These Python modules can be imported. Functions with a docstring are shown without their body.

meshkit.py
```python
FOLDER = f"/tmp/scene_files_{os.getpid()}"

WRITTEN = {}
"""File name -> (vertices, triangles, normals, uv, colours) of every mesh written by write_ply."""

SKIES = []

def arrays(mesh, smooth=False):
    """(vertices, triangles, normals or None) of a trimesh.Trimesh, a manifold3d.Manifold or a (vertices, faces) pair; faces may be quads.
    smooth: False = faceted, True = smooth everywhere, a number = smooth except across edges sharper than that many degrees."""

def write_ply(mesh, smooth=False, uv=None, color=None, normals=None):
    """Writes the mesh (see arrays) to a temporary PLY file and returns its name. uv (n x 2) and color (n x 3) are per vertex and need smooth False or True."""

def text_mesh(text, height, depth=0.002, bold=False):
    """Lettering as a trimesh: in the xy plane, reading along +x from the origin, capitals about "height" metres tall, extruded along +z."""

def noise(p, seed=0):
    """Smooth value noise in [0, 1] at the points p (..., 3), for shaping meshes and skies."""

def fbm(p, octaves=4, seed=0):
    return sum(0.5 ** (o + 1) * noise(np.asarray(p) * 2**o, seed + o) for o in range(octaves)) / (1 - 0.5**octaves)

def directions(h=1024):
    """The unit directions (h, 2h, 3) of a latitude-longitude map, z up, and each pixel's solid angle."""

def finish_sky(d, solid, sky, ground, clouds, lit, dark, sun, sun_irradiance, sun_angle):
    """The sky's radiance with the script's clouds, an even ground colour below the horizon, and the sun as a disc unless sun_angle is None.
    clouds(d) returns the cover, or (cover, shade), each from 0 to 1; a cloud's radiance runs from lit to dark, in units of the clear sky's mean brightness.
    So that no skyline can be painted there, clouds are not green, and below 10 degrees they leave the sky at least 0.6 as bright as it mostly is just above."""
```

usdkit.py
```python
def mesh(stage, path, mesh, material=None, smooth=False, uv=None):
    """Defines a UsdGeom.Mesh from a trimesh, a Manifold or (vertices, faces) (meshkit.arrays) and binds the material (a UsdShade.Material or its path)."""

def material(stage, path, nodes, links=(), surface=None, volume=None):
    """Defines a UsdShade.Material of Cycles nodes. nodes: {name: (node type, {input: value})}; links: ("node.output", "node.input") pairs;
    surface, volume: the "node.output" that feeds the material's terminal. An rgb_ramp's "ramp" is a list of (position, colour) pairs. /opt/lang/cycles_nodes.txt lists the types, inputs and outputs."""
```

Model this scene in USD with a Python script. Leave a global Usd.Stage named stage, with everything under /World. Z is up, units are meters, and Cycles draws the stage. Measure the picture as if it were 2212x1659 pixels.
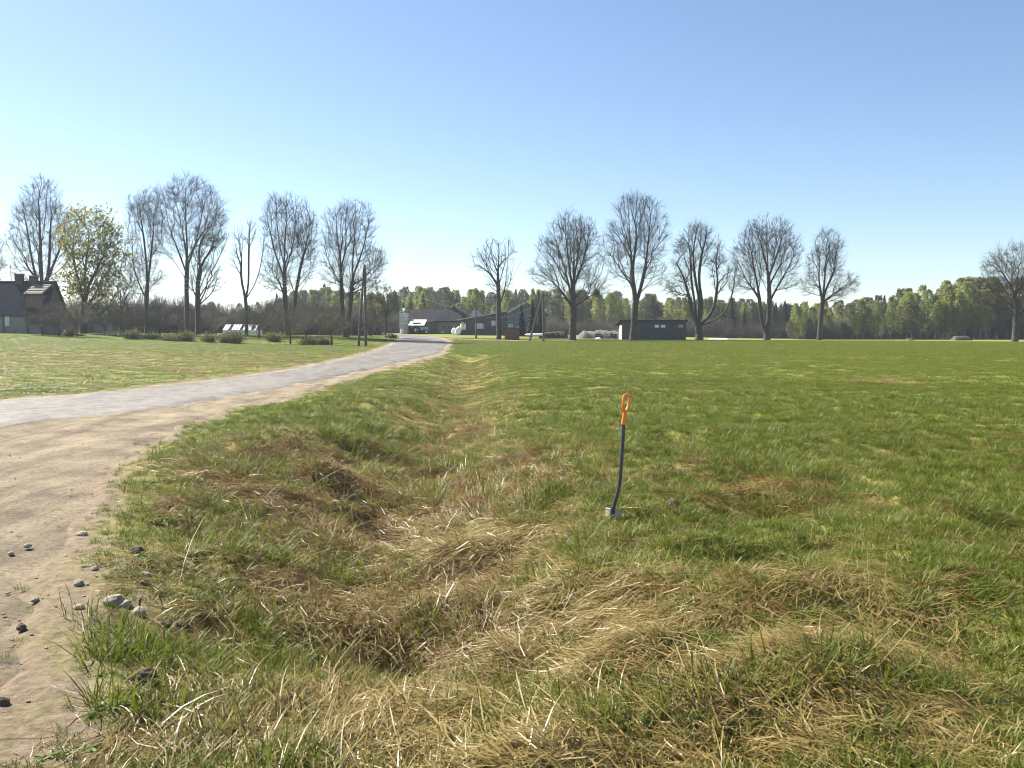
import math, random
import numpy as np, trimesh, shapely
from shapely.geometry import Polygon, LineString
from scipy.interpolate import RBFInterpolator
from pxr import Usd, UsdGeom, UsdLux, UsdShade, Sdf, Gf, Vt
import usdkit, meshkit

random.seed(7); RS = np.random.RandomState(11)
stage = Usd.Stage.CreateInMemory()
UsdGeom.SetStageUpAxis(stage, 'Z'); UsdGeom.SetStageMetersPerUnit(stage, 1.0)
WORLD = UsdGeom.Xform.Define(stage, '/World'); UsdGeom.Scope.Define(stage, '/World/Looks')

# ------------------------------------------------------------------ camera, sky, sun, exposure
EYE = 1.6
F, CX, CY, HOR = 1841.0, 1106.0, 829.5, 713.7      # lens and horizon of a frame 2212 wide
PITCH = math.atan((CY - HOR) / F)
EXPOSURE = 1.8
HAZE = 0.00022
SUN_AZ, SUN_EL = math.radians(-56), math.radians(45)   # left of the view, in front
cam = UsdGeom.Camera.Define(stage, '/World/camera')
cam.CreateHorizontalApertureAttr(36.0); cam.CreateVerticalApertureAttr(27.0)
cam.CreateFocalLengthAttr(36.0 * F / 2212.0)
cam.CreateClippingRangeAttr(Gf.Vec2f(0.05, 20000)); cam.CreateFStopAttr(0.0)
cam.CreateExposureAttr(EXPOSURE)
cx_ = UsdGeom.Xformable(cam); cx_.AddTranslateOp().Set(Gf.Vec3d(0, 0, EYE)); cx_.AddRotateXOp().Set(90.0 - math.degrees(PITCH))

M = {}
def mat(name, nodes, links, surface='p.BSDF', volume=None):
    M[name] = usdkit.material(stage, '/World/Looks/' + name, nodes, links, surface=surface, volume=volume); return M[name]

SUN_DIR = np.array([math.sin(SUN_AZ) * math.cos(SUN_EL), math.cos(SUN_AZ) * math.cos(SUN_EL), math.sin(SUN_EL)])
mat('sky', {'s': ('sky_texture', dict(sky_type='single_scattering', sun_disc=False, sun_elevation=SUN_EL, sun_rotation=SUN_AZ,
                                      altitude=0.0, air_density=0.9, aerosol_density=0.35, ozone_density=2.5)),
            'b': ('background_shader', dict(strength=0.05))}, [('s.color', 'b.color')], surface='b.background')
dome = UsdLux.DomeLight.Define(stage, '/World/sky'); dome.CreateIntensityAttr(1.0)
UsdShade.MaterialBindingAPI.Apply(dome.GetPrim()).Bind(M['sky'])
sun = UsdLux.DistantLight.Define(stage, '/World/sun')
sun.CreateIntensityAttr(1.25); sun.CreateAngleAttr(0.5); sun.CreateNormalizeAttr(True); sun.CreateColorAttr(Gf.Vec3f(1.0, 0.94, 0.84))
UsdGeom.Xformable(sun).AddTransformOp().Set(Gf.Matrix4d().SetRotate(Gf.Rotation(Gf.Vec3d(0, 0, 1), Gf.Vec3d(*SUN_DIR))))

# ------------------------------------------------------------------ helpers
USED = {}
def numbered(parent, name):
    k = (parent, name); n = USED.get(k, 0); USED[k] = n + 1
    return f'{parent}/{name}' + (f'_{n:03d}' if n else '')
def tag(p, label=None, cat=None, group=None, kind=None):
    p = p.GetPrim() if hasattr(p, 'GetPrim') else p
    for k, v in (('label', label), ('category', cat), ('group', group), ('kind', kind)):
        if v: p.SetCustomDataByKey(k, v)
    return p
def path_of(parent):
    return '/World' if parent is None else str((parent.GetPrim() if hasattr(parent, 'GetPrim') else parent).GetPath())
def obj(name, mesh, m, parent=None, smooth=False, **t):
    o = usdkit.mesh(stage, numbered(path_of(parent), name), mesh, M[m], smooth=smooth)
    if t: tag(o, **t)
    return o
def thing(name, label, cat, loc=(0, 0, 0), rotz=0.0, group=None, scale=1.0, kind=None):
    x = UsdGeom.Xform.Define(stage, numbered('/World', name)); x.AddTranslateOp().Set(Gf.Vec3d(*map(float, loc)))
    if rotz: x.AddRotateZOp().Set(math.degrees(rotz))
    if scale != 1.0: x.AddScaleOp().Set(Gf.Vec3f(*( [scale] * 3 if np.isscalar(scale) else scale)))
    return tag(x, label, cat, group, kind)
def copy_of(src, name, label, cat, loc, rotz=0.0, group=None, scale=1.0):
    x = thing(name, label, cat, loc, rotz, group, scale)
    x.GetReferences().AddInternalReference(src.GetPath()); x.SetInstanceable(True)
    return x
class MB:
    def __init__(s): s.v, s.f, s.n = [], [], 0
    def add(s, v, f):
        v = np.asarray(v, float); f = np.asarray(f, int)
        if f.shape[1] == 4: f = np.vstack([f[:, [0, 1, 2]], f[:, [0, 2, 3]]])
        s.v.append(v); s.f.append(f + s.n); s.n += len(v); return s
    def box(s, x0, x1, y0, y1, z0, z1):
        v = [(x, y, z) for x in (x0, x1) for y in (y0, y1) for z in (z0, z1)]
        return s.add(v, [(0, 1, 3, 2), (4, 6, 7, 5), (0, 4, 5, 1), (2, 3, 7, 6), (0, 2, 6, 4), (1, 5, 7, 3)])
    def slab(s, a, b, c, d, t):       # four corners (counter-clockwise from above), thickness t downwards
        a, b, c, d = (np.asarray(q, float) for q in (a, b, c, d)); n = np.cross(b - a, d - a); n = n / np.linalg.norm(n) * t
        v = [a, b, c, d, a - n, b - n, c - n, d - n]
        return s.add(v, [(0, 1, 2, 3), (7, 6, 5, 4), (0, 4, 5, 1), (1, 5, 6, 2), (2, 6, 7, 3), (3, 7, 4, 0)])
    def gable(s, x0, x1, y0, y1, z0, ze, zr, axis='x'):   # a house body with a ridge along the axis
        if axis == 'x':
            ym = (y0 + y1) / 2
            prof = [(y0, z0), (y1, z0), (y1, ze), (ym, zr), (y0, ze)]; v = [(x, p, q) for x in (x0, x1) for p, q in prof]
        else:
            xm = (x0 + x1) / 2
            prof = [(x1, z0), (x0, z0), (x0, ze), (xm, zr), (x1, ze)]; v = [(p, y, q) for y in (y0, y1) for p, q in prof]
        f = [(0, 5, 6), (0, 6, 1), (1, 6, 7), (1, 7, 2), (2, 7, 8), (2, 8, 3), (3, 8, 9), (3, 9, 4), (4, 9, 5), (4, 5, 0)]
        f += [(0, 1, 2), (0, 2, 4), (2, 3, 4), (5, 7, 6), (5, 9, 7), (7, 9, 8)]
        return s.add(v, f)
    def tube(s, pts, r, k=8, cap=True):
        p = np.asarray(pts, float); r = np.broadcast_to(np.asarray(r, float), (len(p),))
        t = np.gradient(p, axis=0); t /= np.linalg.norm(t, axis=1, keepdims=True) + 1e-12
        ref = np.array([0.0, 1, 0]) if abs(t[:, 1]).mean() < 0.9 else np.array([1.0, 0, 0])
        a = np.cross(t, ref); a /= np.linalg.norm(a, axis=1, keepdims=True) + 1e-12; b = np.cross(t, a)
        an = np.arange(k) * 2 * np.pi / k
        v = p[:, None] + r[:, None, None] * (np.cos(an)[None, :, None] * a[:, None] + np.sin(an)[None, :, None] * b[:, None])
        i, j = np.meshgrid(np.arange(len(p) - 1), np.arange(k), indexing='ij')
        q = np.stack([i * k + j, i * k + (j + 1) % k, (i + 1) * k + (j + 1) % k, (i + 1) * k + j], -1).reshape(-1, 4)
        f = np.vstack([q[:, [0, 1, 2]], q[:, [0, 2, 3]]]); v = v.reshape(-1, 3)
        if cap:
            n = len(v); v = np.vstack([v, p[:1], p[-1:]]); e = (len(p) - 1) * k
            f = np.vstack([f, [(n, (q_ + 1) % k, q_) for q_ in range(k)], [(n + 1, e + q_, e + (q_ + 1) % k) for q_ in range(k)]])
        return s.add(v, f)
    def get(s): return np.vstack(s.v), np.vstack(s.f)

SP, CP = math.sin(PITCH), math.cos(PITCH)
def ray(sx, sy):
    x, u = (sx - CX) / F, (CY - sy) / F
    return np.array([x, CP + u * SP, -SP + u * CP])
def W(sx, sy, depth):                       # the point that stands DEPTH metres ahead
    d = ray(sx, sy); return np.array([0, 0, EYE]) + d * (depth / d[1])

# ------------------------------------------------------------------ terrain
ctrl = [W(*c) for c in [(404, 722, 118), (300, 721, 112), (622, 725, 114), (740, 727, 110), (60, 719, 95), (-250, 719, 95), (785, 748, 82),
        (910, 745, 100), (900, 729, 126), (950, 722, 160), (1080, 722, 160), (1100, 734, 122), (1235, 734, 122), (1365, 736, 116),
        (1510, 736, 120), (1655, 734, 132), (1770, 734, 134), (2195, 737, 130), (1720, 735, 182), (2000, 734, 185), (2400, 734, 185), (530, 745, 92), (60, 735, 76), (280, 742, 84)]]
ctrl += [np.array(p, float) for p in [(0, 0, 0), (-6, 4, 0), (6, 4, 0), (-4, 12, 0.02), (4, 10, 0), (10, 14, 0), (-12, 20, 0), (-8, 35, 0), (-8, 60, 0.02), (8, 30, 0.05), (25, 45, 0.1), (45, 60, 0.05),
        (12, 60, 0.15), (20, 90, 0.3), (60, 95, 0.2), (-14, 24, 0.0), (-24, 30, 0.12), (-25, 50, 0.5), (-50, 50, 0.5), (-20, 10, 0), (0, -15, 0), (40, 10, 0), (-40, 0, 0),
        (0, 260, 1.0), (-120, 240, 1.0), (120, 280, 0.2), (-200, 0, 0.5), (200, 0, 0), (0, -200, 0), (0, 700, 2), (700, 300, 0), (-700, 300, 1), (500, -500, 0), (-500, -500, 0)]]
ctrl = np.array(ctrl)
_rbf = RBFInterpolator(ctrl[:, :2], ctrl[:, 2], kernel='linear', smoothing=0.3)
gx, gy = np.linspace(-260, 260, 261), np.linspace(-60, 340, 201)
_grid = _rbf(np.stack(np.meshgrid(gx, gy, indexing='ij'), -1).reshape(-1, 2)).reshape(len(gx), len(gy))
from scipy.ndimage import gaussian_filter, map_coordinates
_grid = gaussian_filter(_grid, 1.6)
def base_h(x, y):
    x, y = np.asarray(x, float), np.asarray(y, float)
    return map_coordinates(_grid, [np.clip((x + 260) / 2, 0, 260), np.clip((y + 60) / 2, 0, 200)], order=1)
def ground_from(sx, sy, hf=None):           # where the sight line meets the ground
    hf = hf or base_h; d = ray(sx, sy); ts = np.concatenate([np.arange(1.5, 40, 0.05), np.arange(40, 400, 0.5)])
    p = np.array([0, 0, EYE]) + d * ts[:, None]; below = p[:, 2] < hf(p[:, 0], p[:, 1])
    k = int(np.argmax(below)) if below.any() else len(ts) - 1
    return p[k]
G = lambda sx, sy: ground_from(sx, sy)[:2]

# road outlines on the ground
def smooth_line(p, n, s=1.0):
    p = np.asarray(p, float); t = np.r_[0, np.cumsum(np.linalg.norm(np.diff(p, axis=0), axis=1))]
    u = np.linspace(0, t[-1], n); q = np.stack([np.interp(u, t, p[:, k]) for k in range(2)], 1)
    return np.stack([gaussian_filter(q[:, k], s, mode='nearest') for k in range(2)], 1)
road_left = [(-30, -30), (-22, -6), (-17, 7), (-14, 14)] + [G(*p) for p in [(0, 868), (120, 859), (240, 848), (460, 822), (640, 798), (760, 774), (820, 756)]] + [W(*p)[:2] for p in [(846, 745, 97), (866, 735, 110), (872, 730, 122), (830, 727, 136), (760, 724, 142), (600, 722, 150)]]
road_right = [(-20, -30), (-15, -8), (-12, 4), (-10, 10)] + [G(*p) for p in [(0, 925), (120, 912), (240, 897), (460, 866), (640, 832), (780, 802), (880, 780), (950, 765)]] + [W(*p)[:2] for p in [(966, 752, 88), (968, 742, 104), (955, 734, 118), (925, 728, 136), (880, 724, 148), (760, 721, 158)]]
grass_edge = [(-2.0, -30), (-1.7, -4), (-1.8, 1.5), (-2.2, 3.2)] + [G(*p) for p in [(20, 1440), (70, 1300), (120, 1215), (170, 1150), (215, 1075), (270, 1010), (340, 950), (430, 905), (560, 875), (700, 835), (850, 795), (925, 777), (962, 764)]] + [W(*p)[:2] for p in [(977, 752, 89), (980, 742, 105), (970, 734.5, 119), (935, 727.5, 137), (890, 723.5, 150), (760, 720.5, 160)]]
RL, RR, GE = smooth_line(road_left, 420, 3), smooth_line(road_right, 420, 3), smooth_line(grass_edge, 420, 3)
def wob(line, amp, sc, seed):
    t = np.gradient(line, axis=0); t /= np.linalg.norm(t, axis=1, keepdims=True) + 1e-9
    n = meshkit.fbm(np.c_[line / sc, np.full(len(line), seed)], 4, seed) - 0.5
    return line + np.c_[t[:, 1], -t[:, 0]] * (n * 2 * amp)[:, None]
GEw = wob(GE, 0.45, 0.7, 3); LE = wob(RL + np.c_[-np.ones(len(RL)), np.zeros(len(RL))] * 0.55, 0.25, 1.5, 4); RLw = wob(RL, 0.12, 0.8, 5); RRw = wob(RR, 0.34, 0.9, 6)
dirt_poly = shapely.make_valid(Polygon(np.vstack([LE, GEw[::-1]])).buffer(0)); asphalt_poly = shapely.make_valid(Polygon(np.vstack([RLw, RRw[::-1]])).buffer(0))
track = smooth_line([W(*p)[:2] for p in [(930, 733, 124), (1000, 735.5, 119), (1060, 736.5, 117), (1120, 737, 116), (1240, 736, 118)]], 80, 2)
track_poly = LineString(track).buffer(1.6)
dirt_edge = dirt_poly.boundary
# ditch, hollows and hummocks: (x, y, radius, height)
ditch = LineString([G(*p) for p in [(1012, 768), (1005, 800), (985, 850), (950, 930), (880, 1030), (850, 1150), (880, 1290)]])
def inside_depth(poly, x, y):
    p = shapely.points(np.ravel(x), np.ravel(y)); d = shapely.distance(p, poly.boundary); return np.where(shapely.contains(poly, p), d, -d).reshape(np.shape(x))
HOLES = [(795, 1045, .45, -.22), (760, 1015, .3, -.12), (835, 1068, .3, -.16), (850, 1275, .30, -.16), (930, 1300, .3, -.14), (1640, 1225, .34, -.16), (1720, 1190, .25, -.1), (430, 1130, .22, -.10), (1010, 1155, .3, -.06), (1385, 1105, .2, -.12),
         (800, 950, .5, -.16), (915, 970, .35, -.14), (1600, 1050, .35, -.1), (1995, 985, .5, -.14), (1655, 1100, .35, -.1), (1160, 1390, .3, -.1), (850, 1395, .22, -.12), (940, 1520, .2, -.1), (1590, 1620, .22, -.05), (1390, 1640, .2, -.06), (2180, 1150, .3, -.12), (1130, 1600, .15, -.08),
         (1010, 1120, .35, .10), (800, 1230, .4, .10), (1380, 1410, .30, .12), (1700, 1290, .45, .13), (1450, 1250, .5, .09), (720, 1000, .5, .16), (640, 950, .8, .10), (1900, 1480, .4, .10), (1640, 1500, .35, .03), (1250, 1220, .35, .10), (1330, 1560, .3, .02), (1000, 1470, .3, .06), (1560, 1180, .3, .10), (600, 1170, .35, .07), (2080, 1120, .3, .1), (2000, 1250, .5, .1), (1200, 1640, .25, .08)]
HOLES = [(*G(a, b), r, h * 1.15) for a, b, r, h in HOLES]
def height(x, y, road=True):
    x, y = np.asarray(x, float), np.asarray(y, float); z = base_h(x, y)
    near = np.hypot(x, y) < 75
    if near.any():
        xn, yn = x[near], y[near]; dn = shapely.distance(shapely.points(xn, yn), ditch); zz = -0.42 * np.exp(-(dn / 1.25) ** 2)
        inside = inside_depth(dirt_poly, xn, yn)
        rough = np.clip(-inside / 0.8, 0, 1)
        p3 = np.c_[xn, yn, np.zeros(len(xn))]
        fade = np.clip(1.25 - np.hypot(xn, yn) / 38, 0.07, 1)
        zz = zz * np.clip(-inside / 1.0, 0, 1) + rough * fade * (0.21 * (meshkit.fbm(p3 / 1.2, 3, 2) - .5) + 0.15 * (meshkit.fbm(p3 / 0.45, 3, 5) - .5))
        zz += (1 - rough) * (0.05 * (meshkit.fbm(p3 / 0.7, 3, 9) - .5) + 0.08 * (meshkit.fbm(np.c_[(xn + yn * .25) / .28, yn / 2.5, np.zeros(len(xn))], 3, 19) - .5))
        for hx, hy, r, h in HOLES: zz += h * np.exp(-((xn - hx) ** 2 + (yn - hy) ** 2) / r ** 2)
        z = z.copy() if z.ndim else z; z[near] += zz
    return z
def terrain_h(x, y):                        # the sheet dips under the road's own sheets
    z = height(x, y); m = np.hypot(x, y) < 200
    xm, ym = x[m], y[m]; z[m] -= 0.12 * np.clip(inside_depth(dirt_poly, xm, ym) / 0.4, 0, 1); return z
H1 = lambda x, y: float(height(np.array([x]), np.array([y]))[0])
def at(sx, sy): q = ground_from(sx, sy, height_vec); return q
def height_vec(x, y): return height(np.asarray(x), np.asarray(y))
def GZ(sx, sy): p = G(sx, sy); return np.array([p[0], p[1], H1(*p)])
def ST(sx, depth):                          # stands on the ground, DEPTH metres ahead
    x = (sx - CX) / F * depth * (1 + 0.0) / CP * 1.0; return np.array([x, depth, H1(x, depth)])

# how dry (straw), how brown, how bare the ground is
BL = [(560, 1000, 230, 65, 1.35, 1), (900, 985, 150, 60, .55, 1), (760, 1060, 200, 60, .8, 1), (1120, 1010, 150, 70, .5, 1), (930, 1150, 220, 60, .75, 1), (880, 1240, 170, 50, .8, 1), (640, 1230, 120, 40, .4, 1),
      (1000, 1130, 160, 50, .6, 0), (1400, 1270, 330, 60, .7, 0), (1380, 1410, 110, 60, 1., 0), (1700, 1300, 220, 70, .8, 0), (1250, 1500, 330, 60, .85, 0), (1900, 1450, 260, 90, .55, 0), (1300, 1620, 300, 50, .6, 1), (850, 1370, 240, 40, .55, 1),
      (700, 1480, 200, 70, .6, 0), (420, 1310, 130, 50, .6, 0), (1650, 1560, 300, 80, .5, 0), (1700, 1060, 160, 30, .5, 1), (2100, 1620, 150, 60, .5, 0), (1000, 895, 60, 20, .5, 1), (1580, 1010, 150, 20, .4, 1), (1250, 960, 120, 30, .45, 1), (1060, 1200, 300, 60, .4, 0), (1915, 827, 60, 6, 2.2, 0), (1680, 781, 22, 2, 1.6, 0), (1745, 781, 20, 2, 1.6, 0), (1850, 775, 26, 2, 1.6, 0), (1400, 778, 120, 3, .8, 0)]
BL += [(1520, 1570, 380, 110, .5, 0), (950, 1200, 480, 240, .56, 0), (1430, 1440, 580, 210, .6, 0), (700, 1380, 280, 180, .3, 0), (720, 1040, 260, 80, .7, 1)]
BLW = []
for a, b, rx, ry, w, k in BL:
    c, n_, f_ = G(a, b), G(a, b + ry), G(a, b - ry); BLW.append((c[0], c[1], rx / F * math.hypot(*c), (np.linalg.norm(f_ - n_)) / 2, w, k))
BARE = [(*G(*p), r * .95, w * .8) for *p, r, w in [(120, 1260, .5, 1), (215, 1310, .4, .9), (100, 1400, .5, 1), (40, 1530, .4, 1), (120, 1500, .25, .6), (80, 1640, .3, 1), (240, 1220, .3, .6), (150, 1590, .2, .6)]]
def masks(x, y):
    p3 = np.c_[x, y, np.zeros(len(x))]; r = np.hypot(x, y)
    straw, brown = np.zeros(len(x)), np.zeros(len(x))
    for bx, by, rx, ry, w, k in BLW:
        g = w * np.exp(-(((x - bx) / rx) ** 2 + ((y - by) / ry) ** 2) * 1.2); (brown if k else straw).__iadd__(g)
    n1, n2 = meshkit.fbm(p3 / 0.7, 4, 21), meshkit.fbm(p3 / 0.45, 3, 23)
    n3 = meshkit.fbm(p3 / 5.0, 4, 25)
    ditchd = np.full(len(x), 99.); nr = r < 70; ditchd[nr] = shapely.distance(shapely.points(x[nr], y[nr]), ditch)
    brown += 0.5 * np.exp(-(ditchd / 1.0) ** 2); straw += .45 * np.exp(-((ditchd - .5) / 1.3) ** 2)
    straw += np.clip(0.2 - 0.012 * r, 0.06, .2); brown += 0.04 + np.clip((n3 - .52) * .9, 0, .4) * np.clip(1.3 - r / 60, .35, 1)
    leftfield = (x < -9.0 - 0.02 * y) & (y > 12)
    straw = np.where(leftfield, .12 + .7 * np.exp(-((y - 40) / 22.) ** 2) * np.clip(n3 * 2 - .35, 0, 1), straw); brown = np.where(leftfield, .08, brown)
    straw = np.clip(straw * .85 * np.clip(2.4 * n1 - .4, .2, 1.4), 0, .92); brown = np.clip(brown * .85 * np.clip(2.4 * n2 - .4, .2, 1.4), 0, .85)
    bare = np.zeros(len(x))
    for bx, by, rr, w in BARE: bare += w * np.exp(-((x - bx) ** 2 + (y - by) ** 2) / rr ** 2)
    return straw, brown, np.clip(bare * (.5 + n2), 0, 1), leftfield

# ------------------------------------------------------------------ materials
def ramp_mat(name, cols, scale=3.0, rough=0.85, bump=0.0, bscale=20.0, spec=0.3, coord='pos', detail=5.0, translucent=0.0, metallic=0.0, rand=None):
    n = {'n': ('noise_texture', dict(scale=scale, detail=detail, roughness=0.6)), 'r': ('rgb_ramp', dict(ramp=cols)),
         'p': ('principled_bsdf', dict(roughness=rough, specular_ior_level=spec, metallic=metallic))}
    src = 'g.position' if coord == 'pos' else 't.object'
    n['g'] = ('geometry', {}); n['t'] = ('texture_coordinate', {})
    l = [(src, 'n.vector')]
    if rand == 'island':     # every blade its own tone, with a slow drift over the ground
        n['a'] = ('math', dict(math_type='multiply_add', value2=0.75, value3=-0.1)); n['b'] = ('math', dict(math_type='multiply_add', value2=0.35))
        l += [('g.random_per_island', 'a.value1'), ('n.fac', 'b.value1'), ('a.value', 'b.value3'), ('b.value', 'r.fac')]
    elif rand == 'object':
        n['o'] = ('object_info', {}); n['a'] = ('math', dict(math_type='multiply_add', value2=0.5, value3=-0.25))
        n['b'] = ('math', dict(math_type='add')); l += [('o.random', 'a.value1'), ('a.value', 'b.value1'), ('n.fac', 'b.value2'), ('b.value', 'r.fac')]
    else: l += [('n.fac', 'r.fac')]
    l += [('r.color', 'p.base_color')]
    if bump:
        n['m'] = ('noise_texture', dict(scale=bscale, detail=6.0, roughness=0.65)); n['u'] = ('bump', dict(strength=1.0, distance=bump))
        l += [(src, 'm.vector'), ('m.fac', 'u.height'), ('u.normal', 'p.normal')]
    surf = 'p.BSDF'
    if translucent:
        n['tr'] = ('translucent_bsdf', {}); n['mx'] = ('mix_closure', dict(fac=translucent))
        l += [('r.color', 'tr.color'), ('p.BSDF', 'mx.closure1'), ('tr.BSDF', 'mx.closure2')]; surf = 'mx.closure'
    return mat(name, n, l, surface=surf)
lo = lambda c, k: tuple(v * k for v in c)
GREEN, STRAW, BROWN = (.075, .115, .018), (.36, .29, .13), (.24, .15, .055)
ramp_mat('grass_green', [(0.1, (.095, .125, .013)), (.45, (.185, .215, .026)), (.75, (.275, .275, .05)), (1, (.38, .33, .11))], .35, .5, spec=.22, translucent=.45, rand='island')
ramp_mat('grass_lawn', [(0.1, (.09, .135, .012)), (.6, (.17, .215, .022)), (1, (.27, .26, .06))], .35, .5, spec=.22, translucent=.45, rand='island')
ramp_mat('grass_straw', [(0.05, (.22, .165, .055)), (.45, (.47, .38, .145)), (.8, (.58, .49, .23)), (1, (.64, .56, .32))], .5, .42, spec=.35, translucent=.36, rand='island')
ramp_mat('grass_brown', [(0.05, (.13, .075, .02)), (.45, (.31, .19, .055)), (.85, (.46, .32, .11)), (1, (.6, .48, .22))], .5, .5, spec=.25, translucent=.34, rand='island')
# ground: soil, thatch and short grass by the masks that the sheet carries
n = {'g': ('geometry', {}), 'a': ('attribute', dict(attribute='cover')), 's': ('separate_xyz', {}),
     'n1': ('noise_texture', dict(scale=14.0, detail=8.0, roughness=.7)), 'n2': ('noise_texture', dict(scale=1.3, detail=6.0, roughness=.65)), 'n3': ('noise_texture', dict(scale=.11, detail=5.0, roughness=.6)),
     'rg': ('rgb_ramp', dict(ramp=[(.3, (.05, .06, .012)), (.5, (.125, .147, .025)), (.7, (.19, .197, .045))])),
     'rd': ('rgb_ramp', dict(ramp=[(.3, (.10, .075, .03)), (.55, (.27, .205, .085)), (.75, (.40, .32, .155))])),
     'rs': ('rgb_ramp', dict(ramp=[(.3, (.09, .068, .046)), (.5, (.16, .124, .086)), (.7, (.225, .182, .126))])),
     'rt': ('rgb_ramp', dict(ramp=[(.42, (0, 0, 0)), (.62, (1, 1, 1))])),
     'md': ('mix_color', {}), 'ml': ('mix_color', dict(b=(.12, .17, .018))), 'ms': ('mix_color', {}), 'mt': ('mix_color', dict(b=(.19, .165, .055))), 'tm': ('math', dict(math_type='multiply', value2=.5)),
     'u': ('bump', dict(strength=1.0, distance=.03)), 'p': ('principled_bsdf', dict(roughness=.95, specular_ior_level=.1))}
mat('ground', n, [('a.vector', 's.vector'), ('g.position', 'n1.vector'), ('g.position', 'n2.vector'), ('g.position', 'n3.vector'), ('n1.fac', 'rg.fac'), ('n1.fac', 'rd.fac'), ('n1.fac', 'rs.fac'),
    ('n3.fac', 'rt.fac'), ('rt.color', 'tm.value1'), ('tm.value', 'mt.fac'), ('rg.color', 'mt.a'), ('s.x', 'md.fac'), ('s.z', 'ml.fac'), ('mt.result', 'ml.a'), ('ml.result', 'md.a'), ('rd.color', 'md.b'), ('s.y', 'ms.fac'), ('md.result', 'ms.a'), ('rs.color', 'ms.b'),
    ('ms.result', 'p.base_color'), ('n1.fac', 'u.height'), ('u.normal', 'p.normal')])
# sandy shoulder with wheel tracks, and old patched asphalt
n = {'g': ('geometry', {}), 'n1': ('noise_texture', dict(scale=26.0, detail=9.0, roughness=.75)), 'n2': ('noise_texture', dict(scale=1.4, detail=6.0, roughness=.6)), 'v': ('voronoi_texture', dict(scale=28.0, feature='f1')),
     'r2': ('rgb_ramp', dict(ramp=[(.3, (.125, .092, .064)), (.44, (.20, .159, .108)), (.56, (.25, .206, .137)), (.7, (.295, .247, .162))])), 'r1': ('rgb_ramp', dict(ramp=[(.32, (.38, .36, .34)), (.5, (.92, .92, .92)), (.68, (1.2, 1.18, 1.14))])), 'rv': ('rgb_ramp', dict(ramp=[(.06, (.35, .32, .3)), (.2, (1, 1, 1))])),
     'm': ('mix_color', dict(blend_type='multiply', fac=1.0, use_clamp=False)), 'm2': ('mix_color', dict(blend_type='multiply', fac=.6)), 'mp': ('mapping', dict(scale=(2.6, .3, 1.0), rotation=(0, 0, .3))), 'nt': ('noise_texture', dict(scale=1.0, detail=5.0, roughness=.6)), 'rt': ('rgb_ramp', dict(ramp=[(.38, (.68, .66, .64)), (.52, (1, 1, 1)), (.66, (1.08, 1.07, 1.05))])), 'm3': ('mix_color', dict(blend_type='multiply', fac=1.0, use_clamp=False)), 'u': ('bump', dict(strength=1.0, distance=.04)), 'p': ('principled_bsdf', dict(roughness=.92, specular_ior_level=.2))}
mat('sandy_dirt', n, [('g.position', 'n1.vector'), ('g.position', 'n2.vector'), ('g.position', 'v.vector'), ('n2.fac', 'r2.fac'), ('n1.fac', 'r1.fac'), ('v.distance', 'rv.fac'), ('r2.color', 'm.a'), ('r1.color', 'm.b'), ('m.result', 'm2.a'), ('rv.color', 'm2.b'), ('m2.result', 'm3.a'), ('g.position', 'mp.vector'), ('mp.vector', 'nt.vector'), ('nt.fac', 'rt.fac'), ('rt.color', 'm3.b'), ('m3.result', 'p.base_color'), ('n1.fac', 'u.height'), ('u.normal', 'p.normal')])
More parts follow.
